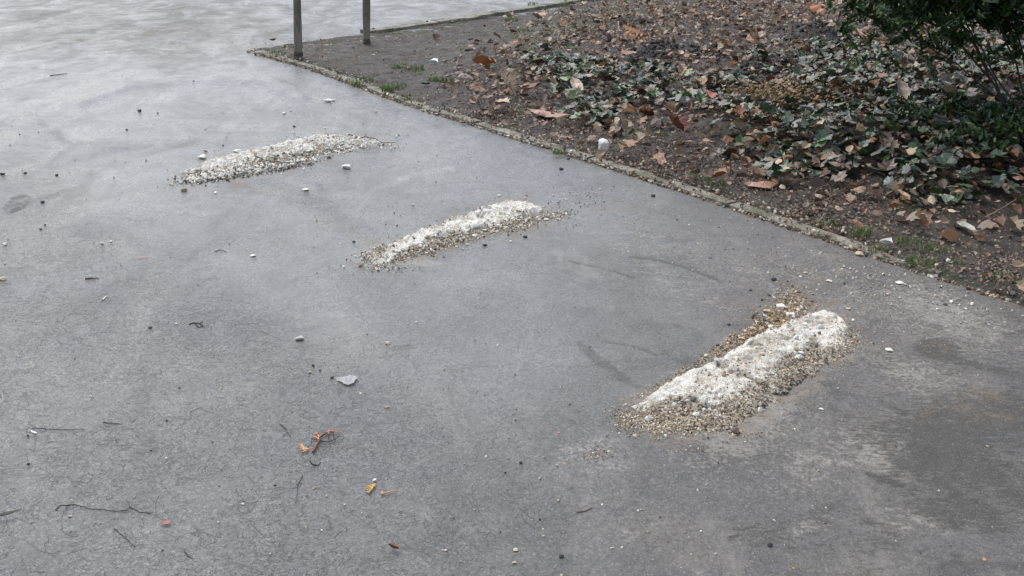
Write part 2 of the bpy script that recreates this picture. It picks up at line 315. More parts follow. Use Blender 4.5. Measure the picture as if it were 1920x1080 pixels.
def soil_mat():
    g = G('damp_soil'); n1 = g.noise(5, 5, .65); n2 = g.noise(45, 5, .75); dk = g.attr('black'); tn = g.attr('tan'); gr = g.attr('moss')
    c = g.mix(g.mr(n1, .35, .65), (.042, .034, .027), (.088, .074, .060))
    c = g.mix(g.mr(n2, .35, .65), g.mix(.55, c, (.02, .016, .013)), c)
    sp = g.vor(70, 'Color'); se = g.n('ShaderNodeSeparateColor'); g.L(sp, se.inputs[0])
    c = g.mix(g.m_('MULTIPLY', g.mr(se.outputs[0], .86, .92), g.mr(g.vor(70), .45, .2)), c, (.24, .19, .14))
    c = g.mix(g.m_('MULTIPLY', g.attr('litter_shade'), .75), c, (.026, .018, .013)); c = g.mix(dk, c, (.016, .014, .013)); c = g.mix(g.m_('MULTIPLY', tn, g.mr(n2, .3, .6, .5, 1)), c, (.19, .13, .07))  # deep shade between the litter leaves is painted into the soil colour
    c = g.mix(g.m_('MULTIPLY', gr, g.mr(n2, .4, .55)), c, (.06, .085, .025))
    N = g.bump(n2, .035, .9); N = g.bump(g.noise(160, 4, .7), .006, .8, N)
    return g.done(c, g.mr(n1, .3, .7, .55, .85), N, .4)
LIT = [(880, 150), (1000, 95), (1100, 60), (1250, 35), (1450, 5), (1600, -60), (2300, -60), (2300, 520), (1900, 440), (1750, 410), (1600, 385), (1450, 350), (1300, 312), (1150, 268), (1000, 238), (900, 205)]
def make_bed():
    ns, nt_ = 640, 420; L1 = np.linalg.norm(K1[-1]-K1[0]); L2 = np.linalg.norm(K2[-1]-K2[0])
    # one edge runs along the near kerb, the other fans towards the far kerb
    def along(P, f):
        d = np.r_[0, np.cumsum([np.linalg.norm(P[i+1]-P[i]) for i in range(len(P)-1)])]; q = f*d[-1]
        return np.stack([np.interp(q, d, [p[0] for p in P]), np.interp(q, d, [p[1] for p in P])], -1)
    s = np.linspace(0, 1, ns); t = np.linspace(0, 1, nt_)**1.25
    off1 = np.array([-K1d[1], K1d[0]])*.035
    A = along(K1, s); cv = np.clip(sstep(1540, 1720, proj(A[:, 0], A[:, 1])[0])*1.2+1.1*sstep(.55, .68, fbm(s*40, s*0, 3, 14)), 0, 1.3); A = A+off1*(1.2-1.15*cv)[:, None]; B = along(K2, s)+np.array([K2d[1], -K2d[0]])*.0
    V = A[:, None]*(1-t)[None, :, None]+B[:, None]*t[None, :, None]
    rag = (fbm(A[:, 0]*7, A[:, 1]*7, 4, 15)-.5)*.16*np.clip(cv, 0, 1)*sstep(1500, 1700, proj(A[:, 0], A[:, 1])[0]); V = V-(np.array([-K1d[1], K1d[0]])[None, None]*(rag+.03*np.clip(cv, 0, 1))[:, None, None])*((1-t)**20)[None, :, None]
    X, Y = V[..., 0], V[..., 1]; Z = bedZ(X, Y); px, py = proj(X, Y, Z)
    de = sdist(X, Y, [tuple(q) for q in V[::8, 0]]); Z = np.where(np.clip(cv, 0, 1)[:, None] > .05, Z*sstep(-.01, .10, de)-.006*(1-sstep(0, .03, de)), Z)
    blk = np.clip(blob(px, py, 1235, 100, 70, 16, -8, .5)+blob(px, py, 1530, 72, 62, 26, 8, .5)+blob(px, py, 1430, 145, 80, 26, 5, .5)+.6*blob(px, py, 1350, 95, 50, 20, 0, .5)+.5*blob(px, py, 1330, 45, 140, 22, 0, .8), 0, 1)
    tan = np.clip(blob(px, py, 1470, 195, 110, 22, 8, .5)+blob(px, py, 965, 140, 26, 16, 0, .5)+.8*blob(px, py, 1420, 235, 40, 14, 10, .6), 0, 1)
    moss = np.clip(.7*sstep(.62, .8, fbm(X*3, Y*3, 3, 55))+.6*blob(px, py, 1090, 45, 120, 22, -10, .8)+.5*(1-sstep(.02, .12, sdist(X, Y, K1)))*fbm(X*5, Y*5, 2, 5), 0, 1)
    Vv = np.stack([X, Y, Z], -1).reshape(-1, 3); i, j = np.meshgrid(np.arange(ns-1), np.arange(nt_-1), indexing='ij')
    F = np.stack([i*nt_+j, (i+1)*nt_+j, (i+1)*nt_+j+1, i*nt_+j+1], -1).reshape(-1, 4)
    return mesh_np('ground', Vv, F, soil_mat(), smooth=True, attrs={'litter_shade': sstep(-20, 30, polysd(px, py, LIT)).ravel(), 'black': blk.ravel(), 'tan': tan.ravel(), 'moss': moss.ravel()})
bed = make_bed(); tag(bed, 'dark damp soil of the planting bed', kind='structure')
BEDPOLY = [tuple(p) for p in K1]+[tuple(p) for p in K2[::-1][:-1]]
# ---------------------------------------------------------------- kerbs
def kerb_mat():
    g = G('weathered_kerb'); n1 = g.noise(7, 5, .7); n2 = g.noise(60, 5, .7)
    c = g.mix(g.mr(n1, .35, .65), (.15, .14, .11), (.29, .275, .23)); c = g.mix(g.mr(n2, .4, .62), g.mix(.5, c, (.06, .055, .045)), c)
    c = g.mix(g.m_('MULTIPLY', g.mr(g.noise(4, 4, .7), .46, .60), .8), c, (.065, .070, .035))
    return g.done(c, .75, g.bump(n2, .008, .9), .3)
KM = kerb_mat()
def make_kerb(P, side, width, z0, z1, stone):
    P = [np.array(p) for p in P]; d = np.r_[0, np.cumsum([np.linalg.norm(P[i+1]-P[i]) for i in range(len(P)-1)])]
    Vs = []; Fs = []; c = 0; s = .1
    prof = [(0, -.05), (0, 1), (.08, 1.12), (.5, 1.18), (.92, 1.12), (1, 1), (1, -.05)]
    while s < d[-1]-.1:
        e = min(s+stone-.006, d[-1]); q = np.arange(s, e, .02); lift = random.uniform(-.004, .004); sh = random.uniform(-.004, .004)
        cx = np.interp(q, d, [p[0] for p in P]); cy = np.interp(q, d, [p[1] for p in P])
        tx = np.gradient(cx); ty = np.gradient(cy); ln = np.hypot(tx, ty); nx, ny = -ty/ln*side, tx/ln*side
        n = len(q)
        for u, zz in prof:
            uu = u*width+sh+(fbm(q*14, q*0+u*7, 3, 71)-.5)*.012
            z = (z0+(z1-z0)*max(zz, -.3) if zz > 0 else -.06)+lift+(fbm(q*18, q*0+u*5, 3, 61)-.5)*.007*(zz > 0)-(.010*sstep(.62, .8, fbm(q*5, q*0+u*2, 2, 9)) if 0 < zz else 0)
            Vs.append(np.stack([cx+nx*uu, cy+ny*uu, z+q*0], -1))
        m = len(prof)
        for k in range(m-1):
            a = c+k*n+np.arange(n-1); Fs.append(np.stack([a, a+1, a+n+1, a+n], -1))
        for end in (0, n-1):
            a = [c+k*n+end for k in range(m)]
            Fs.append(np.array([[a[0], a[1], a[5], a[6]], [a[1], a[2], a[4], a[5]], [a[2], a[3], a[3], a[4]]])[:2])
        c += m*n; s += stone
    return mesh_np('kerb', np.concatenate(Vs), np.concatenate(Fs), KM, smooth=False)
ke = make_kerb(K1[:14], 1, .075, 0, .017, 1.0); tag(ke, 'low mossy concrete edging along the near side of the bed', kind='structure')
ke = make_kerb([K2[1]*.45+K2[2]*.55]+K2[2:], 1, .13, 0, .035, 1.0); tag(ke, 'pale concrete edging along the far side of the bed', kind='structure')
# ---------------------------------------------------------------- concrete strips
def strip_mat():
    g = G('crumbled_concrete'); wh = g.attr('white'); n1 = g.noise(28, 6, .75, .5); n2 = g.noise(150, 5, .75); pit = g.vor(65)
    sp = g.vor(120, 'Color'); se = g.n('ShaderNodeSeparateColor'); g.L(sp, se.inputs[0])
    ag = g.mix(se.outputs[0], (.26, .215, .16), (.55, .49, .39)); ag = g.mix(g.mr(se.outputs[1], .72, .85), ag, (.035, .032, .028))
    ag = g.mix(g.mr(g.vor(120), .5, .75), ag, (.10, .085, .07))
    wc = g.mix(g.mr(n1, .3, .62), (.68, .64, .55), (.86, .84, .77))
    wc = g.mix(g.m_('MULTIPLY', g.mr(g.noise(9, 5, .7, 1.0), .47, .64), .6), wc, (.34, .27, .19)); wc = g.mix(g.m_('MULTIPLY', g.mr(n2, .52, .66), .7), wc, (.24, .19, .13))
    f = g.mr(g.m_('ADD', wh, g.m_('ADD', g.m_('MULTIPLY', g.m_('SUBTRACT', n1, .5), 1.6), g.m_('MULTIPLY', g.m_('SUBTRACT', n2, .5), 2.2))), .22, .72)
    c = g.mix(f, ag, wc)
    N = g.bump(n1, .022, .9); N = g.bump(n2, .008, 1.0, N)
    return g.done(c, .8, N, .3)
SM = strip_mat()
STRIPS = {}
def make_strip(n, label, H, gaps):
    P = [at(*p)[:2] for p in SP[n]]; P = [tuple(p) for p in P]; A = np.array(P)
    # long axis
    c = A.mean(0); e = {1: (3, 7), 2: (0, 6), 3: (0, 5)}[n]; ax = A[e[1]]-A[e[0]]; ax /= np.linalg.norm(ax); ay = np.array([-ax[1], ax[0]])
    L = (A-c) @ ax; W = (A-c) @ ay; step = .0045 if n == 3 else .006
    us = np.arange(L.min()-.05, L.max()+.05, step); vs = np.arange(W.min()-.05, W.max()+.05, step)
    U, Vv = np.meshgrid(us, vs, indexing='ij'); X = c[0]+U*ax[0]+Vv*ay[0]; Y = c[1]+U*ax[1]+Vv*ay[1]
    d = polysd(X, Y, P); ragged = (fbm(X*22, Y*22, 4, n*5)-.5)*.045
    px, py = proj(X, Y)
    # 0 on the far edge, 1 on the near edge
    far = {1: SP[1][:8], 2: SP[2][:7], 3: SP[3][:6]}[n]; nr = {1: SP[1][8:], 2: SP[2][8:], 3: SP[3][8:]}[n]
    df = sdist(px, py, far); dn = sdist(px, py, nr); cr = df/(df+dn+1e-6)
    h = H*sstep(-.004, .016, d+ragged*.35)*(1-.72*np.clip(cr, 0, 1)**1.3)*sstep(-.01, .05, d+ragged+.02*(cr < .3))
    h = h*(.62+.75*fbm(X*9, Y*9, 3, 7+n))
    crumb = fbm(X*60, Y*60, 3, 3+n)-.5; h = h*(1-.5*sstep(.62, .76, fbm(X*26, Y*26, 3, 31+n)))+crumb*(.019 if n < 3 else .012)*sstep(0, .02, d+ragged)*(1.4 if n == 1 else 1)
    ridge = 1-sstep(0, .45, cr)
    wh = np.clip(.95-1.0*sstep(.28, .85, cr+(fbm(X*12, Y*12, 3, 88)-.5)*.5), 0, 1)*sstep(-.005, .02, d)
    if n == 3:
        wh = np.clip(.90-1.1*sstep(.33, .68, cr+(fbm(X*7, Y*7, 3, 88)-.5)*.35), 0, 1)
        wh = np.maximum(wh, blob(px, py, 1545, 618, 60, 34, 25, .5)); wh = np.maximum(wh, .75*blob(px, py, 1390, 700, 60, 26, 25, .6)); wh = np.maximum(wh, .5*blob(px, py, 1440, 735, 26, 12, 30, .6))
        wh = np.maximum(wh, .62*blob(px, py, 1350, 745, 60, 24, 0, .8))
        wh = wh-.5*blob(px, py, 1345, 684, 26, 12, 30, .7)-.4*blob(px, py, 1450, 655, 40, 14, -28, .7)
        ck = 1-sstep(1.5, 4.5, sdist(px, py, [(1384, 704), (1405, 714), (1435, 732), (1470, 751)])); side = ((px-1380)*(751-702)-(py-702)*(1470-1380)) > 0
        h = h+.009*side*(h > .004)*sstep(1375, 1400, px)*(1-sstep(1450, 1560, px))-.012*ck; wh = wh-.6*ck
        wh = wh-.35*blob(px, py, 1290, 800, 120, 26, 0, .8)
    if n == 2:
        ck = 1-sstep(2, 8, sdist(px, py, [(985, 408), (1020, 402)])); ck = np.maximum(ck, 1-sstep(1, 5, sdist(px, py, [(885, 436), (912, 428)])))
        h = h-.022*ck; wh = wh-.9*ck
        wh = np.maximum(wh, .9*blob(px, py, 720, 487, 26, 9, -12, .5)); wh = np.clip(wh+.45*blob(px, py, 940, 405, 90, 20, -16, .8), 0, 1)
        wh = wh-.6*blob(px, py, 800, 478, 60, 14, -15, .7)-.3*blob(px, py, 730, 470, 40, 8, -20, .7)
    if n == 1:
        wh = np.clip(wh*(.65+.9*fbm(X*16, Y*16, 3, 8)), 0, 1); wh = np.maximum(wh, .95*blob(px, py, 550, 276, 34, 9, -14, .6)); wh = wh-.7*blob(px, py, 375, 332, 50, 8, -10, .7)-.5*blob(px, py, 560, 298, 60, 7, -10, .7)
    wh = np.clip(wh, 0, 1)
    k = len(vs); i, j = np.meshgrid(np.arange(len(us)-1), np.arange(k-1), indexing='ij')
    Z = h-.004; keep = (np.maximum(np.maximum(h[:-1, :-1], h[1:, :-1]), np.maximum(h[:-1, 1:], h[1:, 1:])) > .0045)
    F = np.stack([i*k+j, (i+1)*k+j, (i+1)*k+j+1, i*k+j+1], -1)[keep]
    used = np.unique(F); mp = np.zeros(len(us)*k, int); mp[used] = np.arange(len(used))
    o = mesh_np('concrete_strip', np.stack([X, Y, Z], -1).reshape(-1, 3)[used], mp[F], SM, smooth=False, attrs={'white': wh.ravel()[used]})
    tag(o, label, 'concrete strip', 'three broken white strips across the path'); STRIPS[n] = o
    return o
make_strip(1, 'farthest of the three white strips, crumbled to rubble with twigs on it', .026, 0)
make_strip(2, 'middle of the three white strips, long low ridge with a hollow end', .032, 0)
make_strip(3, 'nearest and widest of the three white strips, cracked across the middle', .026, 0)
# ---------------------------------------------------------------- tinted scatter material
def tint_mat(name, rough=.75, nsc=60, amt=.35, spec=.35, bump=.003, trans=0):
    g = G(name); c = g.attr('tint', True); n = g.noise(nsc, 4, .7)
    c = g.mix(g.m_('MULTIPLY', g.mr(n, .35, .62, 1, 0), amt), c, g.mix(.75, c, (.01, .008, .006)))
    if trans:
        g.done(c, rough, g.bump(n, bump, .8), spec); tr = g.n('ShaderNodeBsdfTranslucent'); g.L(c, tr.inputs[0]); mx = g.n('ShaderNodeMixShader'); mx.inputs[0].default_value = trans
        out = g.t.nodes['Material Output']; g.L(g.b.outputs[0], mx.inputs[1]); g.L(tr.outputs[0], mx.inputs[2]); g.L(mx.outputs[0], out.inputs[0]); return g.m
    return g.done(c, rough, g.bump(n, bump, .8), spec)
GM = tint_mat('stone_chips'); LM = tint_mat('dead_leaf', .5, 90, .35, .5, .004, .1); IM = tint_mat('ivy_leaf', .36, 70, .45, .5, .003, .08); TM = tint_mat('twig_bark', .8, 140, .5); FM = tint_mat('shrub_leaf', .4, 60, .3, .5, .002, .2)
STONE_COL = np.array([(.55, .50, .41), (.42, .36, .28), (.62, .59, .52), (.30, .25, .19), (.16, .135, .11), (.05, .045, .04), (.45, .37, .26), (.34, .31, .28)])
def gravel(name, label, cat, blobs, seed, smin=.0035, smax=.011, whiteness=0, onz=None, kind='stuff', mul=(1, 1, 1)):
    P = []; 
    for (cx, cy, rx, ry, ang, cnt) in blobs:
        a = math.radians(ang); u = rng.normal(size=(cnt, 2))*.5
        x = cx+u[:, 0]*rx*math.cos(a)-u[:, 1]*ry*math.sin(a); y = cy+u[:, 0]*rx*math.sin(a)+u[:, 1]*ry*math.cos(a)
        P += [at(p, q)[:2] for p, q in zip(x, y)]
    P = np.array(P); n = len(P); sz = smin+(smax-smin)*rng.random(n)**2.6
    hs_ = []
    for p, s in zip(P, sz):
        z = drop(path, *p)
        for o in STRIPS.values(): 
            h, l, nn, ii = o.ray_cast(Vector((p[0], p[1], 3)), Vector((0, 0, -1)))
            if h: z = max(z, l.z)
        hs_.append(z)
    if onz is not None: hs_ = list(np.maximum(np.array(hs_), onz(P)))
    pos = np.column_stack([P, np.array(hs_)+sz*.3]); scl = sz[:, None]*rng.uniform(.55, 1.25, (n, 3))*np.array([1, 1, .7])
    w = rng.random(n); ci = rng.choice(len(STONE_COL), n, p=[.2, .17, .12, .16, .12, .07, .1, .06]); t = STONE_COL[ci]*rng.uniform(.7, 1.25, (n, 1))*np.array(mul)
    t = np.where((w < whiteness)[:, None], np.array([.68, .66, .60]), t)
    V, F, T = merge(ROCK1, pos, scl, rots(n), t)
    o = mesh_np(name, V, F, GM, attrs={'tint': T}); tag(o, label, cat, kind=kind); return o
gravel('gravel', 'white and brown crumbs of broken concrete on the farthest strip', 'gravel',
       [(480, 308, 110, 7, -14, 350), (430, 326, 80, 7, -11, 700), (366, 336, 30, 6, -8, 300), (620, 270, 56, 9, 8, 500), (550, 306, 80, 5, -12, 450), (690, 270, 50, 7, 8, 350), (640, 280, 60, 8, -6, 350), (500, 300, 260, 50, -10, 90)], 1, .0025, .012, .75, mul=(1.15, 1.1, 1.0))
gravel('gravel', 'tan and white crumbs of broken concrete round the middle strip', 'gravel',
       [(850, 456, 140, 9, -17, 1500), (970, 423, 56, 11, -14, 800), (1040, 404, 36, 8, -8, 260), (700, 482, 30, 12, -10, 350), (715, 503, 50, 7, 0, 120), (830, 425, 160, 5, -20, 300), (1080, 380, 110, 26, -20, 160), (860, 440, 300, 80, -14, 110)], 2, .002, .0075, .25, mul=(.85, .78, .68))
gravel('gravel', 'tan grit and stone chips heaped round the nearest strip', 'gravel',
       [(1290, 794, 100, 20, -4, 2300), (1240, 790, 80, 20, 5, 1300), (1395, 748, 60, 16, -28, 800), (1500, 695, 88, 16, -32, 1100), (1380, 700, 170, 50, -28, 700), (1588, 645, 30, 36, 30, 1100), (1470, 598, 45, 26, -28, 700), (1385, 640, 90, 14, -28, 1000), (1270, 704, 100, 9, -28, 420),
        (1480, 560, 45, 26, 0, 260), (1185, 785, 40, 20, 10, 500), (1390, 780, 150, 80, -25, 260), (1550, 560, 230, 80, 12, 620), (1120, 850, 50, 16, 0, 90), (1380, 812, 18, 7, 0, 140)], 3, .0012, .0052, .08, mul=(.95, .88, .77))
gravel('rubble', 'brown broken debris above the upper edge of the nearest strip', 'rubble', [(1465, 592, 52, 22, -20, 420), (1395, 632, 70, 12, -28, 260), (1480, 556, 40, 16, 0, 90)], 33, .003, .0105, .06, mul=(.78, .62, .45))
gravel('grit', 'dark wet grit under the lower left edge of the farthest strip', 'grit', [(375, 336, 50, 7, -6, 420), (440, 331, 80, 6, -10, 260), (540, 316, 60, 4, -12, 160)], 31, .002, .009, 0, mul=(.2, .19, .18))
gravel('debris', 'fine dark and pale crumbs strewn thinly over the asphalt', 'debris',
       [(960, 600, 1100, 480, 0, 700), (300, 250, 500, 240, 0, 300), (1500, 500, 450, 130, 18, 700), (700, 220, 300, 90, 20, 260), (1250, 420, 260, 90, 15, 300), (1150, 950, 600, 150, 0, 200)], 4, .001, .0055, .04)
for cnt_, (nm, bl_) in enumerate([('nearest', [(1500, 650, 90, 24, -28, 20), (1330, 745, 90, 20, -28, 18), (1480, 590, 50, 20, 0, 24), (1400, 700, 200, 70, -28, 30)]), ('middle', [(850, 440, 160, 12, -18, 90), (970, 415, 60, 14, -10, 50)]), ('farthest', [(480, 298, 110, 8, -14, 90), (620, 270, 60, 8, 0, 30)])]):
    gravel('rubble', 'larger broken white lumps of concrete on the '+nm+' strip', 'rubble', bl_, 20, .006, .015, .8, mul=(1, .97, .9))
# ---------------------------------------------------------------- single stones and bits lying about
def stone(px, py, w, col, label, cat='stone', flat=.6, elong=1.0, ang=None, name='stone', group=None, mat=None, sub=3, dark=None):
    base, F = random.choice(ROCK3 if sub == 3 else ROCK2); s = w*px_m(px, py)*.42; p = at(px, py)
    inside = bool(inpoly(np.array(p[0]), np.array(p[1]), BEDPOLY)); z = float(bedZ(np.array(p[0]), np.array(p[1]))) if inside else drop(path, p[0], p[1])
    for o in STRIPS.values():
        h, l, nn, ii = o.ray_cast(Vector((p[0], p[1], 3)), Vector((0, 0, -1)))
        if h: z = max(z, l.z)
    if z > .01: p = at(px, py, z)
    V = base*np.array([s*elong, s, s*flat]); a = ang if ang is not None else random.uniform(0, 3); ca, sa = math.cos(a), math.sin(a)
    V = V @ np.array([[ca, sa, 0], [-sa, ca, 0], [0, 0, 1]]); V[:, 2] -= V[:, 2].min()*.8
    T = np.tile(np.array(col, float), (len(V), 1))*(1+.25*(fbm(V[:, 0]*60, V[:, 1]*60+V[:, 2]*40, 3, 5)-.5))[:, None]
    o = mesh_np(name, V, F, mat or GM, attrs={'tint': np.clip(T, 0, 1)}, smooth=False); o.location = (p[0], p[1], z)
    tag(o, label, cat, group); return o
WHT, TAN, BLK, BRN, ORA = (.66, .64, .58), (.45, .37, .26), (.028, .028, .03), (.17, .115, .06), (.45, .22, .08)
for a in [
 (615, 191, 15, WHT, 'white stone lying alone on wet asphalt above the farthest strip'), (626, 189, 8, WHT, 'small white chip touching the lone white stone above the farthest strip'),
 (379, 297, 19, WHT, 'white stone beside the upper left end of the farthest strip'), (386, 284, 9, TAN, 'tan chip above the white stone at the farthest strip'),
 (651, 316, 19, WHT, 'pointed white stone on the asphalt just below the farthest strip'), (573, 356, 11, WHT, 'oval white pebble between the first two strips'),
 (474, 479, 10, WHT, 'round white pebble left of the middle strip'), (10, 459, 10, WHT, 'white pebble at the left edge of the wet asphalt'),
 (7, 526, 14, TAN, 'flat tan stone at the left edge of the path'), (347, 359, 14, BRN, 'flat brown stone under the left end of the farthest strip'),
 (533, 213, 8, WHT, 'small white chip left of the dark damp patch'), (546, 208, 5, WHT, 'tiny white crumb beside the chip near the damp patch'),
 (1612, 479, 19, TAN, 'pale tan rounded stone on the path against the bed edging'), (1668, 656, 14, WHT, 'white angular chip right of the nearest strip'),
 (1465, 577, 19, WHT, 'large white fragment at the top of the nearest strip'), (1484, 590, 10, WHT, 'white fragment right of the large one at the nearest strip'),
 (1437, 586, 14, TAN, 'buff fragment left of the large white one at the nearest strip'), (1410, 617, 12, TAN, 'buff stone half way down the upper edge of the nearest strip'),
 (1391, 637, 15, TAN, 'wide pinkish stone beside the upper edge of the nearest strip'), (891, 445, 14, WHT, 'squarish white stone lying below the middle strip'),
 (909, 436, 9, WHT, 'white stone wedged against the middle strip'), (924, 436, 9, TAN, 'tan stone next to the wedged white one at the middle strip'),
 (1024, 413, 9, WHT, 'white pebble at the right end of the middle strip'), (1048, 412, 9, TAN, 'tan pebble beyond the right end of the middle strip'),
 (958, 454, 7, WHT, 'small white pebble just below the middle strip'), (936, 368, 9, WHT, 'white oval pebble above the right end of the middle strip'),
 (775, 385, 7, WHT, 'small white pebble above the middle strip on asphalt'), (728, 643, 13, (.5, .38, .32), 'pinkish stone next to a black smear on the asphalt'),
 (562, 634, 19, (.42, .42, .40), 'thin grey white flake pressed into the asphalt'), (581, 697, 9, TAN, 'cream pebble below a black lump on the asphalt'),
 (1686, 533, 14, WHT, 'flat pale chip on the path below the bed edging'), (1555, 530, 12, WHT, 'oval cream pebble above the nearest strip'), (1510, 514, 9, TAN, 'pinkish pebble on the path above the nearest strip'),
 (1501, 521, 7, WHT, 'small white pebble next to a pinkish one above the nearest strip'), (967, 1028, 12, TAN, 'cream pebble near the bottom edge of the picture'),
 (965, 1053, 10, TAN, 'cream pebble lowest of two near the bottom edge'), (1315, 992, 6, WHT, 'tiny white dot of stone low on the smooth asphalt'), (1295, 836, 5, WHT, 'tiny white stone below the grit of the nearest strip'),
 (1540, 765, 8, WHT, 'small white chip below the nearest strip'), (1590, 580, 8, TAN, 'buff pebble above the right end of the nearest strip'), (1664, 553, 7, TAN, 'buff pebble on the rough path below the edging'),
 (132, 967, 8, TAN, 'cream pebble below a long thin twig'), (483, 313, 9, WHT, 'white pebble lowest on the farthest strip'), (438, 325, 8, WHT, 'white pebble in the dark grit of the farthest strip'),
 (466, 296, 13, WHT, 'big white lump in the rubble of the farthest strip'), (585, 283, 13, WHT, 'white lump at the right of the farthest strip'), (447, 286, 16, WHT, 'long white lump on the crest of the farthest strip'),
 (440, 308, 11, WHT, 'white lump at the left of the farthest strip'), (1057, 283, 6, WHT, 'white chip on the path by the far edging'), (954, 256, 9, WHT, 'pale chip lying against the edging'),
 (208, 454, 7, WHT, 'small white chip on the rippled asphalt, upper of two'), (192, 458, 8, (.5, .5, .48), 'small white chip on the rippled asphalt, lower of two'),
 (330, 605, 5, WHT, 'tiny white crumb beside a curled dead twig'), (311, 857, 5, WHT, 'tiny white crumb on the crinkled asphalt'), (603, 993, 5, WHT, 'tiny white pebble low on the crinkled asphalt'), (456, 943, 6, WHT, 'tiny white pebble beside a flaked patch')]:
    stone(*a, flat=.5, elong=random.uniform(1.05, 1.45), ang=random.uniform(-.4, .4))
stone(1129, 281, 30, (.66, .65, .60), 'large rough white stone on the soil behind the edging', flat=1.05, elong=1.0)
for a in [
 (107, 329, 9, 'round black lump upper of two by the left edge'), (80, 379, 10, 'round black lump beside the crushed footprint'), (76, 431, 7, 'black crumb lower of a touching pair'), (84, 423, 7, 'black crumb upper of a touching pair'),
 (47, 325, 8, 'black crumb left of the round black lump'), (4, 327, 10, 'flat black crumb on the left edge'), (262, 209, 11, 'black splinter on the smooth poured patch'), (296, 213, 6, 'black crumb right of the black splinter'),
 (587, 684, 11, 'shiny black lump on the asphalt above the pressed leaf'), (600, 693, 7, 'black crumb right of the shiny black lump'), (1052, 1041, 16, 'grey black flat pebble near the bottom edge'),
 (1407, 545, 8, 'black crumb above the nearest strip'), (1451, 526, 14, 'dark mossy clod above the nearest strip'), (908, 461, 11, 'dark stone just below the middle strip'), (1366, 609, 9, 'black crumb left of the nearest strip'),
 (641, 688, 0, ''), (612, 705, 0, ''), (622, 707, 10, 'short black twig stub touching the pressed leaf'), (283, 842, 6, 'black crumb on the crinkled asphalt'), (398, 827, 6, 'black crumb right of middle of the crinkled asphalt'),
 (52, 815, 6, 'black crumb beside a pale feather'), (411, 910, 5, 'black speck low on the crinkled asphalt'), (53, 868, 8, 'black crumb at the lower left'), (282, 614, 9, 'black ragged crumb left of the curled dead twig'),
 (1052, 317, 12, 'dark clod on the path beside the edging'), (1065, 298, 10, 'black clod lying against the edging'), (1225, 367, 12, 'black clod on the path between bed and middle strip'), (1269, 412, 6, 'black crumb on the smooth grey path'),
 (617, 297, 10, 'black shard under the right of the farthest strip'), (551, 238, 8, 'black crumb above the farthest strip'), (663, 453, 9, 'upright black crumb above the left end of the middle strip'), (677, 500, 10, 'dark crumb off the left end of the middle strip'),
 (985, 446, 12, 'flat dark stone below the right half of the middle strip'), (238, 245, 6, 'black crumb on the smooth pour by two others'), (1445, 1020, 15, 'dark twig stub at the lower right'), (977, 866, 11, 'dark flat crumb left of two orange bits'),
 (363, 153, 6, 'black crumb on the far curved lip'), (1300, 1001, 0, '')]:
    if a[2]: stone(a[0], a[1], a[2]*.8, BLK, a[3], 'crumb', .6, random.uniform(1, 1.6), random.uniform(-.5, .5), 'crumb', sub=2)
stone(1380, 812, 20, (.10, .08, .06), 'brown clod at the lower end of the nearest strip', 'clod', .8, 1, name='clod')
for a in [(725, 761, 9, 'small orange leaf scrap in the middle of the path'), (1048, 809, 6, 'upper of two tiny orange specks left of the grit'), (1058, 868, 6, 'lower of two tiny orange specks left of the grit'),
          (1846, 1046, 9, 'orange scrap in the bottom right corner'), (587, 912, 6, 'orange crumb beside a thin curved twig'), (1488, 1062, 6, 'orange speck near the bottom edge')]:
    stone(a[0], a[1], a[2], ORA, a[3], 'scrap', .35, 1.5, name='leaf_scrap', mat=LM, sub=2)
# ---------------------------------------------------------------- tubes: twigs
def tube(P, r0, r1, seg=5, col=(.12, .08, .055)):
    P = np.array(P, float); n = len(P); T = np.gradient(P, axis=0); T /= np.linalg.norm(T, axis=1)[:, None]+1e-9
    up = np.array([0, 0, 1.]) if abs(T[0][2]) < .8 else np.array([1., 0, 0]); A = np.cross(T, up); A /= np.linalg.norm(A, axis=1)[:, None]+1e-9; B = np.cross(A, T)
    r = np.linspace(r0, r1, n)[:, None]*(1+rng.uniform(-.12, .12, (n, 1))); V = []
    for k in range(seg):
        a = 2*math.pi*k/seg; V.append(P+(A*math.cos(a)+B*math.sin(a))*r)
    V = np.stack(V, 1).reshape(-1, 3); F = []
    for i in range(n-1):
        for k in range(seg): F.append([i*seg+k, i*seg+(k+1) % seg, (i+1)*seg+(k+1) % seg, (i+1)*seg+k])
    return V, np.array(F), np.tile(np.array(col, float), (len(V), 1))
def join(parts):
    Vs, Fs, Ts, c = [], [], [], 0
    for V, F, T in parts: Vs.append(V); Fs.append(F+c); Ts.append(T); c += len(V)
    return np.concatenate(Vs), np.concatenate(Fs), np.concatenate(Ts)
def gz(x, y):
    if inpoly(np.array(x), np.array(y), BEDPOLY): return float(bedZ(np.array(x), np.array(y)))
    z = drop(path, x, y)
    for o in STRIPS.values():
        h, l, nn, ii = o.ray_cast(Vector((x, y, 3)), Vector((0, 0, -1)))
        if h: z = max(z, l.z)
    return z
def px_line(pts, lift, wob=1.0, sub=5):
    out = []
    for (a, b), (c, d) in zip(pts[:-1], pts[1:]):
        for k in range(sub):
            t = k/sub; out.append((a+(c-a)*t, b+(d-b)*t))
    out.append(pts[-1]); P = []
    for i, (x, y) in enumerate(out):
        q = at(x+random.uniform(-wob, wob)*.8, y+random.uniform(-wob, wob)*.5); P.append((q[0], q[1], gz(q[0], q[1])+lift))
    return P
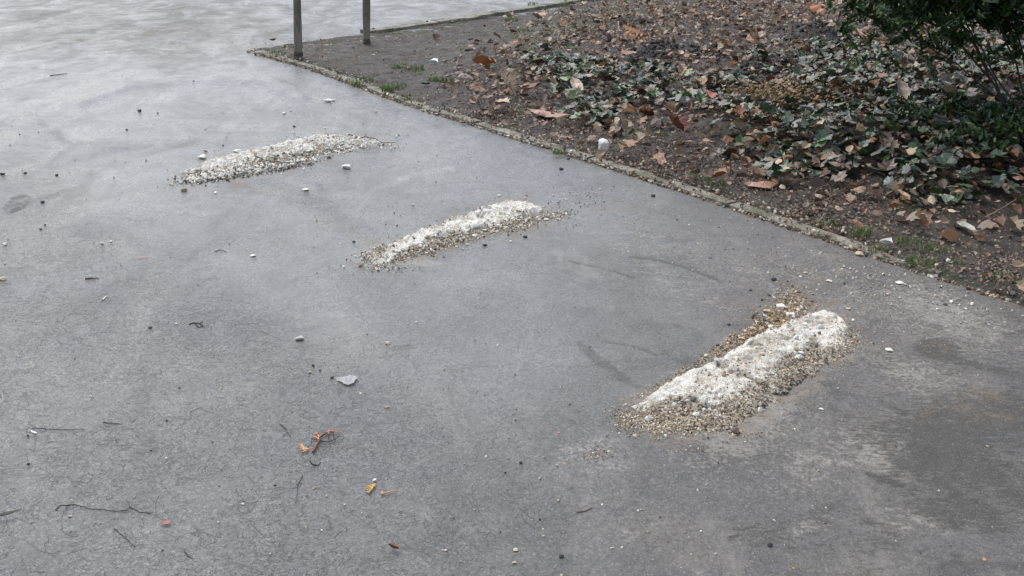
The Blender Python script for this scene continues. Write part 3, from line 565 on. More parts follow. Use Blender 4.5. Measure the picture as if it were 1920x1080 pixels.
def twig(label, lines, w, col, name='twig', cat='twig', lift=None, wob=1.0, mat=None):
    x, y = lines[0][0]; r = w*px_m(x, y)*.28; ps = []
    for L in lines: ps.append(tube(px_line(L, r*.8 if lift is None else lift, wob), r, r*.5, 5, col))
    V, F, T = join(ps); o0 = V.mean(0); o0[2] = V[:, 2].min(); o = mesh_np(name, V-o0, F, mat or TM, smooth=True, attrs={'tint': T}); o.location = o0
    return tag(o, label, cat)
DB = (.05, .038, .03); twig('thin brown twig sticking out of the right end of the farthest strip', [[(640, 257), (680, 268), (710, 272), (741, 271)]], 4, (.10, .055, .04), lift=.012)
twig('dark twig lying along the lower edge of the farthest strip', [[(478, 303), (500, 308), (530, 310), (571, 307)]], 4, (.04, .03, .028), lift=.012)
twig('long thin wavy twig low on the crinkled asphalt', [[(104, 955), (112, 946), (140, 944), (170, 952), (218, 956), (238, 954), (243, 948)], [(243, 948), (262, 958), (284, 959)]], 3, (.06, .055, .05))
twig('straight dark twig slanting at the lower left', [[(214, 989), (230, 1003), (253, 1025)]], 3, DB); twig('short dark twig beside a slanting one at the bottom left', [[(345, 1032), (352, 1042), (361, 1047)]], 4, DB)
twig('thin forked dark twig left of the orange sprig', [[(526, 794), (535, 802), (546, 819)]], 3.5, (.07, .06, .055)); twig('thin kinked twig below the orange sprig', [[(568, 888), (558, 903), (558, 920), (554, 941)]], 3, (.10, .08, .055))
twig('short curved black twig under the orange sprig', [[(580, 860), (586, 867), (596, 869), (601, 864)]], 4, (.02, .02, .02)); twig('faint thin twig across the crinkled asphalt', [[(60, 800), (100, 802), (160, 803)], ], 2, (.06, .055, .05))
twig('bent brown twig on the rippled asphalt', [[(403, 471), (413, 467), (426, 472)]], 2.5, (.10, .08, .055)); twig('dark brown stub with a fine tail on the left asphalt', [[(160, 523), (172, 522), (185, 522)]], 5, (.10, .08, .06))
twig('curled dead twig with black tips beside white crumbs', [[(354, 606), (362, 603), (375, 604), (380, 600)], [(366, 604), (372, 612), (380, 609)], [(375, 604), (383, 611)]], 4, (.035, .03, .028))
twig('dark stub on the crinkled asphalt with a fine tail', [[(194, 790), (204, 791), (228, 794)]], 3.5, DB); twig('slim dark stick at the left of the upper path', [[(94, 143), (112, 140), (127, 138)]], 2.5, (.14, .12, .10))
twig('long pale bare twig standing in the leaf litter', [[(1168, 40), (1158, 55), (1160, 75), (1163, 92)], [(1168, 40), (1178, 36)]], 4.5, (.34, .29, .24), lift=.03)
twig('long pale branch lying over the litter below the bush', [[(1900, 250), (1860, 285), (1840, 297)]], 4, (.28, .2, .13), lift=.12)
twig('thin fallen branch on the bare soil at the right', [[(1840, 435), (1880, 412), (1920, 390), (1950, 370)]], 4, (.26, .18, .12), lift=.03)
twig('thin branch slanting down over the soil behind the edging', [[(1533, 402), (1560, 384), (1600, 366), (1640, 345), (1680, 322)]], 4, (.17, .12, .09), lift=.02)
twig('forked stem lying in front of the ivy', [[(1110, 262), (1150, 245), (1200, 235)], [(1240, 285), (1270, 278), (1300, 276)], ], 4, (.16, .11, .09), lift=.02)
twig('mossy thin branch lying across the black soil', [[(1360, 124), (1400, 121), (1450, 122), (1520, 128)]], 5, (.17, .16, .07), lift=.05)
twig('curved stick between the ivy and the black soil', [[(1240, 95), (1262, 92), (1290, 78)], [(1262, 92), (1235, 96)]], 3.5, (.24, .18, .12), lift=.05)
# the rust coloured conifer sprig and its pieces
OR_, RD = (.50, .24, .12), (.17, .06, .04)
spg = empty('conifer_sprig', at(590, 835)); tag(spg, 'rust coloured forked conifer sprig on the crinkled asphalt', 'sprig')
def part(name, lines, w, col, parent, lift=.006, mat=None):
    x, y = lines[0][0]; r = w*px_m(x, y)*.5
    V, F, T = join([tube(px_line(L, lift, .6), r, r*.55, 5, col) for L in lines]); V = V-np.array(parent.location)
    return mesh_np(name, V, F, mat or TM, parent, True, {'tint': T})
part('stem', [[(586, 848), (592, 838), (598, 827), (599, 820), (606, 816), (615, 811), (618, 810), (632, 810)]], 5, RD, spg)
part('needle_spray', [[(599, 822), (596, 815), (587, 815)], [(598, 824), (592, 820), (586, 819)], [(596, 814), (591, 812)], [(617, 811), (615, 815)], [(612, 812), (618, 808), (634, 811)]], 4, OR_, spg)
spg = empty('conifer_sprig', at(569, 840)); tag(spg, 'small orange conifer tip left of the forked sprig', 'sprig')
part('needle_spray', [[(579, 843), (570, 840), (560, 832)], [(571, 840), (566, 835), (567, 832)], [(574, 843), (562, 843)], [(575, 845), (566, 847)], [(571, 842), (562, 839)]], 3.5, (.62, .33, .18), spg)
spg = empty('conifer_sprig', at(697, 913)); tag(spg, 'golden fan shaped conifer tip below a white seed', 'sprig')
part('needle_spray', [[(704, 908), (698, 914), (690, 925)], [(704, 907), (696, 909), (688, 912)], [(701, 910), (695, 912), (686, 915)], [(700, 912), (694, 915), (687, 919)], [(698, 916), (692, 920), (688, 923)]], 3.5, (.62, .40, .14), spg)
spg = empty('conifer_sprig', at(728, 923)); tag(spg, 'slender orange conifer bit right of the golden fan', 'sprig')
part('stem', [[(716, 926), (724, 924), (743, 919)], [(717, 927), (717, 921)]], 4, (.60, .30, .15), spg)
spg = empty('conifer_sprig', at(612, 818)); tag(spg, 'dark broken twiglets right beside the forked rust sprig', 'sprig')
part('needle_spray', [[(600, 826), (615, 829), (632, 822)], [(616, 812), (616, 824)], [(625, 812), (626, 824)], [(632, 820), (637, 818)], [(590, 824), (582, 822)]], 2.5, (.03, .028, .028), spg)
twig('pale curled maggot shaped worm on the left asphalt', [[(192, 564), (196, 561), (198, 558), (203, 557)]], 5, (.75, .73, .62), 'worm', 'worm', wob=.2)
# ---------------------------------------------------------------- leaves
def leaf_shape(kind, curl=0.0):
    """outline fan over a raised midrib; returns V (unit length), F tris"""
    if kind == 'ivy': o = [(0, -.42), (.20, -.50), (.42, -.30), (.56, -.10), (.36, .04), (.40, .30), (.16, .30), (0, .72)]
    elif kind == 'ivy2': o = [(0, -.40), (.24, -.46), (.46, -.22), (.42, .02), (.30, .12), (.22, .34), (.10, .52), (0, .62)]
    elif kind == 'plane': o = [(0, -.45), (.16, -.43), (.42, -.38), (.40, -.17), (.54, .04), (.37, .13), (.30, .36), (.13, .37), (0, .58)]
    elif kind == 'oval': o = [(0, -.5), (.15, -.40), (.25, -.15), (.27, .08), (.18, .34), (.08, .46), (0, .56)]
    elif kind == 'frag': o = [(0, -.45), (.28, -.30), (.30, .05), (.14, .30), (0, .42)]
    elif kind == 'lance': o = [(0, -.5), (.08, -.25), (.10, .05), (.06, .32), (0, .5)]
    R = np.array(o); Lf = R[1:-1][::-1]*np.array([-1, 1]); O = np.concatenate([R, Lf])
    mids = np.array([(0, -.2), (0, .05), (0, .3)]); A = np.concatenate([O, mids])
    z = curl*(np.abs(A[:, 0])*.9)+curl*.4*(A[:, 1]**2)+rng.uniform(-.05, .05, len(A))*(1 if kind != 'lance' else .3)
    V = np.column_stack([A, z]); n = len(O); F = []; m0 = n
    for i in range(n):
        j = (i+1) % n; ym = (O[i][1]+O[j][1])/2; k = m0+int(np.argmin(np.abs(mids[:, 1]-ym))); F.append([i, j, k])
    # bridge between fans
    lab = [int(np.argmin(np.abs(mids[:, 1]-(O[i][1]+O[(i+1) % n][1])/2))) for i in range(n)]
    for i in range(n):
        a, b = lab[i], lab[(i+1) % n]
        if a != b:
            v = (i+1) % n; lo, hi = (a, b)
            st = 1 if hi > lo else -1
            for q in range(lo, hi, st): F.append([v, m0+q+st, m0+q])
    return V, np.array(F)
def same(kind, curls): 
    L = [leaf_shape(kind, c) for c in curls]; return [(v, L[0][1]) for v, f in L]
IVYB = same('ivy', [.25, -.2, .5, .1, -.35, .3]); IVYB2 = same('ivy2', [.25, -.2, .5, .1]); PLB = same('plane', [.9, -.9, 1.3, .5, -1.3, 1.0]); OVB = same('oval', [.6, -.6, 1.1, .3]); FRB = same('frag', [.6, -.7, 1.0, .2, -.3]); LNB = same('lance', [.5, -.4, .2])
def sample(n, dens):
    """points of the bed, kept with probability dens(px, py)"""
    out = []; tot = 0
    bb = np.array(BEDPOLY); lo, hi = bb.min(0), bb.max(0); hi = np.minimum(hi, [9, 16])
    while tot < n:
        m = 40000; P = rng.random((m, 2))*(hi-lo)+lo; ok = inpoly(P[:, 0], P[:, 1], BEDPOLY); P = P[ok]
        px, py = proj(P[:, 0], P[:, 1], bedZ(P[:, 0], P[:, 1])); vis = (px > -200) & (px < 2300) & (py > -260) & (py < 800); P, px, py = P[vis], px[vis], py[vis]
        dk_ = sdist(P[:, 0], P[:, 1], K1); k = rng.random(len(P)) < dens(px, py, P)*np.where((dk_ < .075) & (px < 1580), .10, 1); P = P[k]; out.append(P); tot += len(P)
    return np.concatenate(out)[:n]
def litter_d(px, py, P):
    s = polysd(px, py, LIT); d = sstep(-75, 15, s+(fbm(P[:, 0]*5, P[:, 1]*5, 3, 2)-.5)*60)
    d = d*(1-.85*blob(px, py, 1235, 100, 60, 14, -8))*(1-.85*blob(px, py, 1530, 72, 58, 22, 8))*(1-.8*blob(px, py, 1430, 145, 70, 22, 5))*(1-.75*blob(px, py, 1470, 195, 100, 18, 8))*(1-.7*blob(px, py, 965, 140, 22, 14))
    return np.clip(d+.02, 0, 1)
IVP = [(1480, 110), (1700, 110), (1800, 60), (2300, 60), (2300, 440), (1900, 410), (1760, 400), (1640, 372), (1500, 320), (1380, 275), (1230, 245), (1080, 215), (960, 180), (1000, 130), (1150, 130), (1300, 150)]
def ivy_d(px, py, P):
    s = polysd(px, py, IVP); n = fbm(P[:, 0]*2.2, P[:, 1]*2.2, 3, 12)
    d = sstep(-20, 30, s+(n-.5)*120)*sstep(.30, .52, n+.30*blob(px, py, 1700, 330, 260, 80, 15, .6)+.2*blob(px, py, 1600, 160, 120, 40, 20, .6)-.15*blob(px, py, 1780, 60, 140, 40, 0)-.13*sstep(1450, 1000, px)-.08*sstep(150, 90, py))
    d = d*(1-.9*blob(px, py, 1430, 145, 80, 26, 5))*(1-.85*blob(px, py, 1450, 195, 110, 20, 8))
    return d
def ivyH(P): return .035+.09*fbm(P[:, 0]*3.2, P[:, 1]*3.2, 3, 77)
BROWN = np.array([(.18, .088, .046), (.27, .155, .088), (.10, .052, .032), (.28, .195, .12), (.060, .036, .022), (.22, .100, .038), (.20, .150, .100), (.34, .26, .17), (.12, .08, .055)])
def leaves(name, label, cat, n, dens, bases, smin, smax, cols, mat, zf, tilt, kind='stuff', extra=1.0, pw=1.5):
    P = sample(n, dens); n = len(P); sz = smin+(smax-smin)*rng.random(n)**pw; z = bedZ(P[:, 0], P[:, 1])+zf(P, n)
    t = cols[rng.integers(0, len(cols), n)]*rng.uniform(.65, 1.3, (n, 1)); scl = np.column_stack([sz*rng.uniform(.75, 1.15, n), sz, sz])
    V, F, T = merge(bases, np.column_stack([P, z]), scl, rots(n, tilt), np.clip(t, 0, 1))
    o = mesh_np(name, V, F, mat, attrs={'tint': T}); return tag(o, label, cat, kind=kind)
leaves('litter_crumbs', 'small brown leaf crumbs covering the soil of the bed', 'leaf litter', 34000, lambda a, b, P: np.clip(litter_d(a, b, P)+.04+.5*(1-sstep(.1, .8, sdist(P[:, 0], P[:, 1], K1)))*sstep(820, 1000, a)*sstep(.35, .6, fbm(P[:, 0]*6, P[:, 1]*6, 3, 66)), 0, 1), FRB, .006, .032, BROWN, LM, lambda P, n: rng.uniform(.003, .02, n), .7)
leaves('leaf_litter', 'mass of fallen brown leaves under and around the ivy', 'leaf litter', 8500, litter_d, FRB, .028, .085, BROWN, LM, lambda P, n: rng.uniform(.008, .09, n), .6)
leaves('leaf_litter', 'broad lobed dead leaves scattered through the bed', 'leaf litter', 1100, litter_d, PLB, .045, .10, BROWN, LM, lambda P, n: rng.uniform(.012, .10, n), .6)
leaves('litter_crumbs', 'leaf scraps strewn on the bare soil just behind the edging', 'leaf litter', 9000, lambda a, b, P: (1-sstep(.1, 1.0, sdist(P[:, 0], P[:, 1], K1)))*sstep(800, 950, a)*(.15+.85*sstep(.3, .8, fbm(P[:, 0]*5, P[:, 1]*5, 3, 66))), FRB, .005, .024, np.concatenate([BROWN, BROWN*.6+.08]), LM, lambda P, n: rng.uniform(.003, .012, n), .7)
leaves('leaf_litter', 'dead leaves caught on top of the ivy', 'leaf litter', 900, lambda a, b, P: ivy_d(a, b, P)*.8+.1*litter_d(a, b, P), FRB+OVB[:0], .03, .08, BROWN, LM, lambda P, n: ivyH(P)*rng.uniform(.7, 1.25, n), .5)
IVC = np.array([(.034, .064, .036), (.045, .075, .048), (.026, .052, .024), (.075, .100, .072), (.042, .066, .050), (.022, .048, .016), (.07, .035, .022), (.055, .070, .055), (.10, .10, .08), (.09, .055, .035), (.06, .075, .02), (.06, .12, .035)])
leaves('ivy', 'low carpet of dusty dark green ivy over the bed', 'ivy', 4100, ivy_d, IVYB, .045, .10, IVC, IM, lambda P, n: ivyH(P)*rng.uniform(.3, 1.15, n), .65, pw=1.2)
leaves('ivy', 'rounder young ivy leaves growing among the dusty ivy', 'ivy', 2000, ivy_d, IVYB2, .035, .08, IVC, IM, lambda P, n: ivyH(P)*rng.uniform(.2, 1.1, n), .8, pw=1.2)
# loose twigs through the litter
def twigs_stuff():
    P = sample(420, lambda a, b, Q: np.clip(litter_d(a, b, Q), .02, 1)); ps = []
    cols = [(.17, .12, .09), (.10, .07, .055), (.26, .2, .15), (.14, .08, .06)]
    for x, y in P:
        L = random.uniform(.06, .32); a = random.uniform(0, math.pi); z = float(bedZ(np.array(x), np.array(y))); k = 6; b = random.uniform(-.6, .6)
        pts = [(x+math.cos(a+b*t)*L*(t-.5), y+math.sin(a+b*t)*L*(t-.5), z+.02+random.uniform(0, .012)+.05*random.random()*t) for t in np.linspace(0, 1, k)]
        r = random.uniform(.0012, .0032); ps.append(tube(pts, r, r*.6, 4, random.choice(cols)))
    V, F, T = join(ps); o = mesh_np('twig_litter', V, F, TM, smooth=True, attrs={'tint': T}); tag(o, 'fine fallen twigs and ivy stems mixed through the leaf litter', 'twigs', kind='stuff')
twigs_stuff()
def bed_stones():
    n = 5200; P = sample(n, lambda a, b, Q: np.clip(.25+.5*(1-sstep(.05, .45, sdist(Q[:, 0], Q[:, 1], K1)))-.3*sstep(0, 40, polysd(a, b, IVP)), 0, 1)); n = len(P)
    s = .0025+.009*rng.random(n)**4; t = STONE_COL[rng.integers(0, 8, n)]*rng.uniform(.6, 1.1, (n, 1))
    V, F, T = merge(ROCK1, np.column_stack([P, bedZ(P[:, 0], P[:, 1])+s*.2]), s[:, None]*rng.uniform(.6, 1.3, (n, 3)), rots(n), t)
    tag(mesh_np('gravel', V, F, GM, attrs={'tint': T}), 'small stones and clods on the bare soil of the bed', 'gravel', kind='stuff')
bed_stones()
def black_clods():
    P = []; 
    for cx, cy, rx, ry, cnt in [(1235, 100, 62, 13, 220), (1530, 74, 58, 20, 330), (1430, 146, 80, 22, 420), (1340, 95, 50, 14, 130)]:
        for _ in range(cnt):
            a = random.gauss(cx, rx*.5), random.gauss(cy, ry*.5); q = at(*a, .06); P.append(q[:2])
    P = np.array(P); n = len(P); s = .006+.028*rng.random(n)**2; t = np.array([(.022, .019, .017)])*rng.uniform(.5, 2.2, (n, 1))
    V, F, T = merge(ROCK2, np.column_stack([P, bedZ(P[:, 0], P[:, 1])+s*.1]), s[:, None]*rng.uniform(.6, 1.3, (n, 3)), rots(n), t)
    tag(mesh_np('earth_clods', V, F, GM, attrs={'tint': T}), 'black crumbly earth thrown up in low heaps in the bed', 'earth', kind='stuff')
    P = []
    for cx, cy, rx, ry, cnt in [(1470, 192, 105, 20, 1500), (1420, 236, 40, 12, 250), (1580, 190, 50, 14, 250)]:
        for _ in range(cnt): q = at(random.gauss(cx, rx*.5), random.gauss(cy, ry*.5), .07); P.append(q[:2])
    P = np.array(P); n = len(P); s = .005+.012*rng.random(n)**2; t = np.array([(.24, .165, .085)])*rng.uniform(.4, 1.4, (n, 1))
    V, F, T = merge(ROCK1, np.column_stack([P, bedZ(P[:, 0], P[:, 1])+s*.6+rng.uniform(.01, .06, n)]), s[:, None]*rng.uniform(.6, 1.5, (n, 3)), rots(n), t)
    tag(mesh_np('moss_crumbs', V, F, GM, attrs={'tint': T}), 'patch of tan crumbled moss between ivy and black earth', 'moss', kind='stuff')
black_clods()
# dead leaves that stand out
def big_leaf(px, py, w, kind, col, label, ang, curl, lift=.02, tilt=(0, 0), name='dead_leaf', cat='leaf', mat=None, el=1.0):
    V, F = leaf_shape(kind, curl); s = w*px_m(px, py); q = at(px, py, .03); inb = inpoly(np.array(q[0]), np.array(q[1]), BEDPOLY)
    z = gz(q[0], q[1]); q = at(px, py, z+lift)
    V = V*np.array([s*el, s, s]); o = mesh_np(name, V, F, mat or LM, smooth=False, attrs={'tint': np.clip(np.tile(np.array(col, float), (len(V), 1))*rng.uniform(.8, 1.2, (len(V), 1)), 0, 1)})
    o.location = (q[0], q[1], z+lift); o.rotation_euler = (math.radians(tilt[0]), math.radians(tilt[1]), math.radians(ang)); me = o.modifiers.new('thickness', 'SOLIDIFY'); me.thickness = .0006
    tag(o, label, cat); return o
RUST, PK, CRM = (.34, .13, .045), (.34, .20, .15), (.55, .44, .34)
for a in [
 (1205, 60, 60, 'plane', RUST, 'large rust brown curled leaf beside the long pale twig', 70, -.9, .07, (25, 0)), (908, 122, 44, 'oval', RUST, 'rolled rust brown leaf at the edge of the bare soil', 75, 1.3, .03, (0, 15)),
 (1035, 208, 74, 'oval', (.36, .19, .15), 'wide pink brown leaf lying flat near the white stone', 80, -.35, .04, (0, 0)), (1080, 165, 40, 'oval', CRM, 'cream folded leaf in the ivy of the middle bed', 20, .8, .06, (30, 0)),
 (1760, 248, 66, 'plane', RUST, 'big orange brown leaf standing below the dark bush', 90, -.6, .09, (45, 10)), (1710, 132, 46, 'oval', (.62, .58, .5), 'torn whitish leaf standing in the ivy', 25, .5, .12, (50, 0)),
 (1690, 172, 34, 'oval', CRM, 'cream and brown curled leaf right of the tan moss', 10, 1.0, .12, (40, 0)), (1445, 112, 40, 'oval', PK, 'pink tan leaf on the mossy branch', 80, -.5, .06, (15, 0)),
 (1485, 165, 26, 'oval', PK, 'small pink leaf at the edge of the tan moss', 60, -.6, .07, (20, 0)), (1812, 426, 40, 'oval', (.42, .42, .36), 'grey green pointed leaf flat on the bare soil', 25, .3, .025, (8, 0)),
 (1694, 365, 30, 'frag', (.55, .34, .22), 'orange tan leaf scrap in front of the ivy', 60, .3, .06, (30, 0)), (1660, 457, 26, 'frag', (.66, .64, .58), 'white folded shell like scrap on the buried edging', 70, 1.2, .02, (0, 0)),
 (1340, 38, 20, 'frag', (.45, .33, .24), 'small tan leaf in the far litter', 30, .8, .04, (0, 0)), (1520, 20, 30, 'plane', (.35, .13, .05), 'orange red leaf at the top of the bed', 30, .8, .09, (30, 0)),
 (1880, 90, 30, 'oval', CRM, 'cream curled leaf behind the bush stems', 30, .9, .08, (30, 0)), (1780, 62, 50, 'plane', (.50, .36, .26), 'pale lobed leaf under the drooping bush leaves', 30, .8, .08, (20, 0)),
 (1650, 55, 34, 'plane', (.48, .34, .25), 'pale tan leaf left of the bush at the top', 130, .8, .08, (30, 0)), (1740, 100, 40, 'plane', (.46, .32, .23), 'pale torn leaf between bush and ivy', 60, .8, .08, (30, 0)),
 (1330, 180, 20, 'ivy2', (.28, .055, .03), 'dark red leaf in the middle of the ivy', 20, .8, .1, (20, 0)), (1210, 215, 26, 'ivy', (.11, .03, .018), 'deep red brown leaf in the ivy front', 100, .9, .07, (20, 0)),
 (1265, 235, 40, 'plane', (.13, .04, .02), 'glossy dark red lobed leaf at the ivy front', 60, 1.0, .08, (35, 10)), (1430, 340, 60, 'oval', (.40, .22, .15), 'long orange brown leaf on the soil before the ivy', 100, -.4, .03, (0, 0)),
 (1010, 35, 26, 'plane', (.42, .26, .18), 'tan curled leaf near the far edging', 40, 1.0, .03, (0, 0)), (815, 72, 16, 'plane', (.16, .10, .07), 'small brown curled leaf standing on the bare soil', 30, 1.3, .03, (50, 0)),
 (765, 128, 14, 'frag', (.38, .24, .18), 'pinkish leaf scrap on the bare soil', 60, .5, .012, (0, 0)), (738, 1028, 22, 'oval', (.17, .075, .03), 'brown leaf bud on the asphalt near the bottom edge', 65, 1.4, .010, (0, 20)),
 (310, 980, 20, 'frag', (.30, .10, .07), 'reddish leaf scrap on the lower left asphalt', 95, .4, .006, (0, 0)), (268, 482, 16, 'lance', (.40, .22, .17), 'thin pinkish leaf sliver on the left asphalt', 100, .2, .004, (0, 0)),
 (10, 966, 44, 'lance', (.12, .11, .09), 'dark narrow leaf at the bottom left edge', 120, 1.0, .012, (0, 0)), (1095, 955, 38, 'lance', (.12, .10, .09), 'faint brown willow leaf pressed on the smooth asphalt', 118, .15, .003, (0, 0))]:
    big_leaf(*a)
big_leaf(651, 713, 36, 'ivy2', (.30, .31, .31), 'pale grey torn leaf pressed flat on the asphalt', 80, .12, .004, (0, 0), el=1.15)
big_leaf(812, 118, 20, 'frag', (.80, .82, .84), 'crumpled white paper scrap on the bare soil', 80, 1.2, .012, (0, 0), 'paper_scrap', 'paper', el=1.3)
big_leaf(575, 116, 11, 'frag', (.80, .78, .76), 'tiny white paper scrap beside the left post', 20, .8, .01, (0, 0), 'paper_scrap', 'paper')
big_leaf(63, 810, 18, 'lance', (.6, .62, .62), 'small pale feather on the crinkled asphalt', 60, .3, .004, (0, 0), 'feather', 'feather')
big_leaf(702, 900, 9, 'oval', (.75, .76, .80), 'white seed husk above the golden conifer tip', 140, .6, .004, (0, 0), 'seed_husk', 'seed')
big_leaf(798, 158, 17, 'oval', (.03, .10, .035), 'dark glossy green leaf on the bare soil', 100, .9, .012, (0, 0), mat=IM)
# repeated dead leaves on top of the litter
g0 = [(1120, 95), (1250, 62), (1180, 100), (1290, 130), (1420, 60), (1090, 118), (1000, 165), (940, 195), (1060, 255), (1180, 275), (1240, 300), (1350, 330), (1410, 70), (1560, 250), (1620, 230), (1700, 290), (1860, 230), (1640, 90), (1600, 60), (1700, 70), (1820, 120), (1850, 150), (1130, 50), (1060, 75), (985, 110), (900, 165)]
for i, (x, y) in enumerate(g0):
    big_leaf(x, y, random.uniform(22, 38), random.choice(['plane', 'oval']), BROWN[random.choice([0, 1, 3, 5, 7])]*1.1, 'brown curled dead leaf lying on top of the bed litter', random.uniform(0, 360), random.uniform(-.9, 1), .05, (random.uniform(-30, 30), 0))['group'] = 'dead leaves on top of the litter'
# cigarette butts
def butt(px, py, ang, label):
    r = .0038; L = .028; q = at(px, py); z = gz(q[0], q[1])+r; e = empty('cigarette_butt', (q[0], q[1], z)); e.rotation_euler.z = math.radians(ang); tag(e, label, 'cigarette butt')
    V, F, T = tube([(x, 0, 0) for x in np.linspace(-L*.3, L*.6, 5)], r, r, 8, (.78, .76, .72)); mesh_np('paper', V, F, GM, e, True, {'tint': T})
    V, F, T = tube([(x, 0, 0) for x in np.linspace(-L*.75, -L*.3, 3)], r*1.03, r*1.03, 8, (.55, .33, .16)); mesh_np('filter', V, F, GM, e, True, {'tint': T})
for a in [(513, 103, -15, 'cigarette butt nearest the tip of the bed'), (528, 87, 10, 'cigarette butt on the gravel between tip and left post'), (592, 91, 20, 'cigarette butt just right of the left post'), (612, 88, 15, 'cigarette butt midway between the posts'), (700, 111, 18, 'cigarette butt in front of the right post')]: butt(*a)
gravel('gravel', 'pale chips scattered on the gravelly tip of the bed', 'gravel', [(560, 100, 110, 12, 10, 130), (640, 80, 90, 10, 0, 110), (720, 82, 60, 10, 0, 60), (860, 220, 40, 12, 20, 120), (1700, 545, 220, 34, 18, 330)], 9, .002, .009, .10, onz=lambda P: bedZ(P[:, 0], P[:, 1])*inpoly(P[:, 0], P[:, 1], BEDPOLY))
# debris in the gutter beside the edging
def gutter():
    n = 5200; s = rng.random(n)**1; d = np.r_[0, np.cumsum([np.linalg.norm(K1[i+1]-K1[i]) for i in range(len(K1)-1)])]; q = s*d[-1]*.92
    x = np.interp(q, d, [p[0] for p in K1]); y = np.interp(q, d, [p[1] for p in K1]); nx, ny = -K1d[1], K1d[0]; o = rng.normal(-.010, .009, n); o = np.where(rng.random(n) < .3, rng.normal(.085, .03, n), o)
    keep = fbm(q*2.5, q*0, 3, 4)+.25*rng.random(n) > .45; x, y, o = (x+nx*o)[keep], (y+ny*o)[keep], o[keep]; n = len(x)
    z = np.where(o > 0, .022, .003); sz = .002+.010*rng.random(n)**3
    t = np.concatenate([STONE_COL, BROWN])[rng.integers(0, 17, n)]*rng.uniform(.6, 1.2, (n, 1))
    V, F, T = merge(ROCK1, np.column_stack([x, y, z+sz*.3]), sz[:, None]*rng.uniform(.5, 1.3, (n, 3)), rots(n), t)
    tag(mesh_np('debris', V, F, GM, attrs={'tint': T}), 'dirt, chips and leaf crumbs caught along the bed edging', 'debris', kind='stuff')
gutter()
# ---------------------------------------------------------------- grass
def blades(n, spread, hmin, hmax, wd, cols):
    Vs, Fs, Ts = [], [], []
    for i in range(n):
        a = random.uniform(0, 2*math.pi); rr = spread*math.sqrt(random.random()); x, y = rr*math.cos(a)*1.5, rr*math.sin(a); h = random.uniform(hmin, hmax); lean = random.uniform(.1, .9)*h; b = random.uniform(0, 2*math.pi); c = random.uniform(0, math.pi)
        w_ = wd*random.uniform(.6, 1.2); dx, dy = math.cos(c)*w_, math.sin(c)*w_; lx, ly = math.cos(b)*lean, math.sin(b)*lean; k = len(Vs)*0+sum(len(v) for v in Vs)
        Vs.append(np.array([(x-dx, y-dy, -.004), (x+dx, y+dy, -.004), (x+lx*.35+dx*.8, y+ly*.35+dy*.8, h*.6), (x+lx*.35-dx*.8, y+ly*.35-dy*.8, h*.6), (x+lx, y+ly, h), (x+lx, y+ly, h)]))
        Fs.append(np.array([(k, k+1, k+2), (k, k+2, k+3), (k+3, k+2, k+4)])); Ts.append(np.tile(np.array(random.choice(cols))*random.uniform(.7, 1.25), (6, 1)))
    return np.concatenate(Vs), np.concatenate(Fs), np.concatenate(Ts)
GC = [(.10, .18, .04), (.08, .14, .03), (.13, .19, .05), (.17, .17, .08)]
for px, py, sp, h, n, lab in [
 (669, 162, .05, .035, 45, 'low green tuft on the path side of the edging'), (727, 177, .04, .06, 50, 'tallest bright green tuft in the edging joint'), (763, 193, .04, .03, 30, 'small green tuft right of the tallest one'),
 (688, 155, .05, .03, 30, 'small tuft on the soil behind the low green one'), (750, 170, .06, .03, 40, 'sparse tuft on the soil above the tallest one'), (775, 140, .08, .04, 60, 'loose grass patch in the middle of the bare soil'), (745, 138, .04, .04, 30, 'tuft left of the loose grass patch on bare soil'),
 (833, 162, .07, .04, 50, 'grass patch right of the dark green leaf'), (812, 160, .04, .03, 25, 'small tuft touching the dark green leaf'), (958, 45, .08, .05, 45, 'bright tuft by the far edging'), (980, 65, .08, .04, 35, 'tuft below the bright one by the far edging'),
 (1000, 13, .06, .05, 30, 'tuft growing on the road side of the far edging'), (1050, 292, .04, .022, 40, 'bright green moss tuft at the edging below the litter'), (1058, 15, .06, .06, 20, 'thin tuft at the top behind the far edging'),
 (1310, 343, .05, .03, 35, 'small green tuft behind the edging midway'), (1340, 355, .07, .03, 40, 'dull tuft right of the small midway one'), (1610, 450, .05, .05, 60, 'tall thin olive tuft behind the edging'), (1545, 430, .07, .03, 50, 'flat olive tuft over the edging'),
 (1650, 478, .05, .025, 50, 'small green tuft beside the white shell scrap'), (1700, 472, .06, .02, 70, 'mossy green cushion behind the white shell scrap'), (1745, 485, .07, .02, 60, 'mossy green cushion farther right on the soil'), (1725, 505, .06, .03, 70, 'dense green tuft on the path side at the right'),
 (1790, 508, .03, .02, 25, 'tiny tuft right of the dense green one'), (1875, 540, .08, .03, 50, 'sparse tuft at the right edge of the bed'), (550, 115, .06, .02, 35, 'mossy tuft at the foot of the left post'), (510, 103, .10, .015, 60, 'flat moss along the tip of the bed'),
 (540, 92, .05, .02, 20, 'short tuft left of the left post')]:
    q = at(px, py); z = gz(q[0], q[1]); z = max(z, .012); V, F, T = blades(int(n*1.3), sp*.75, h*.6, h*1.35, .0022 if q[1] < 6 else .0034, GC); o = mesh_np('grass_tuft', V, F, FM, attrs={'tint': T}); o.location = (q[0], q[1], z); tag(o, lab, 'grass tuft', 'grass tufts along the bed edging')
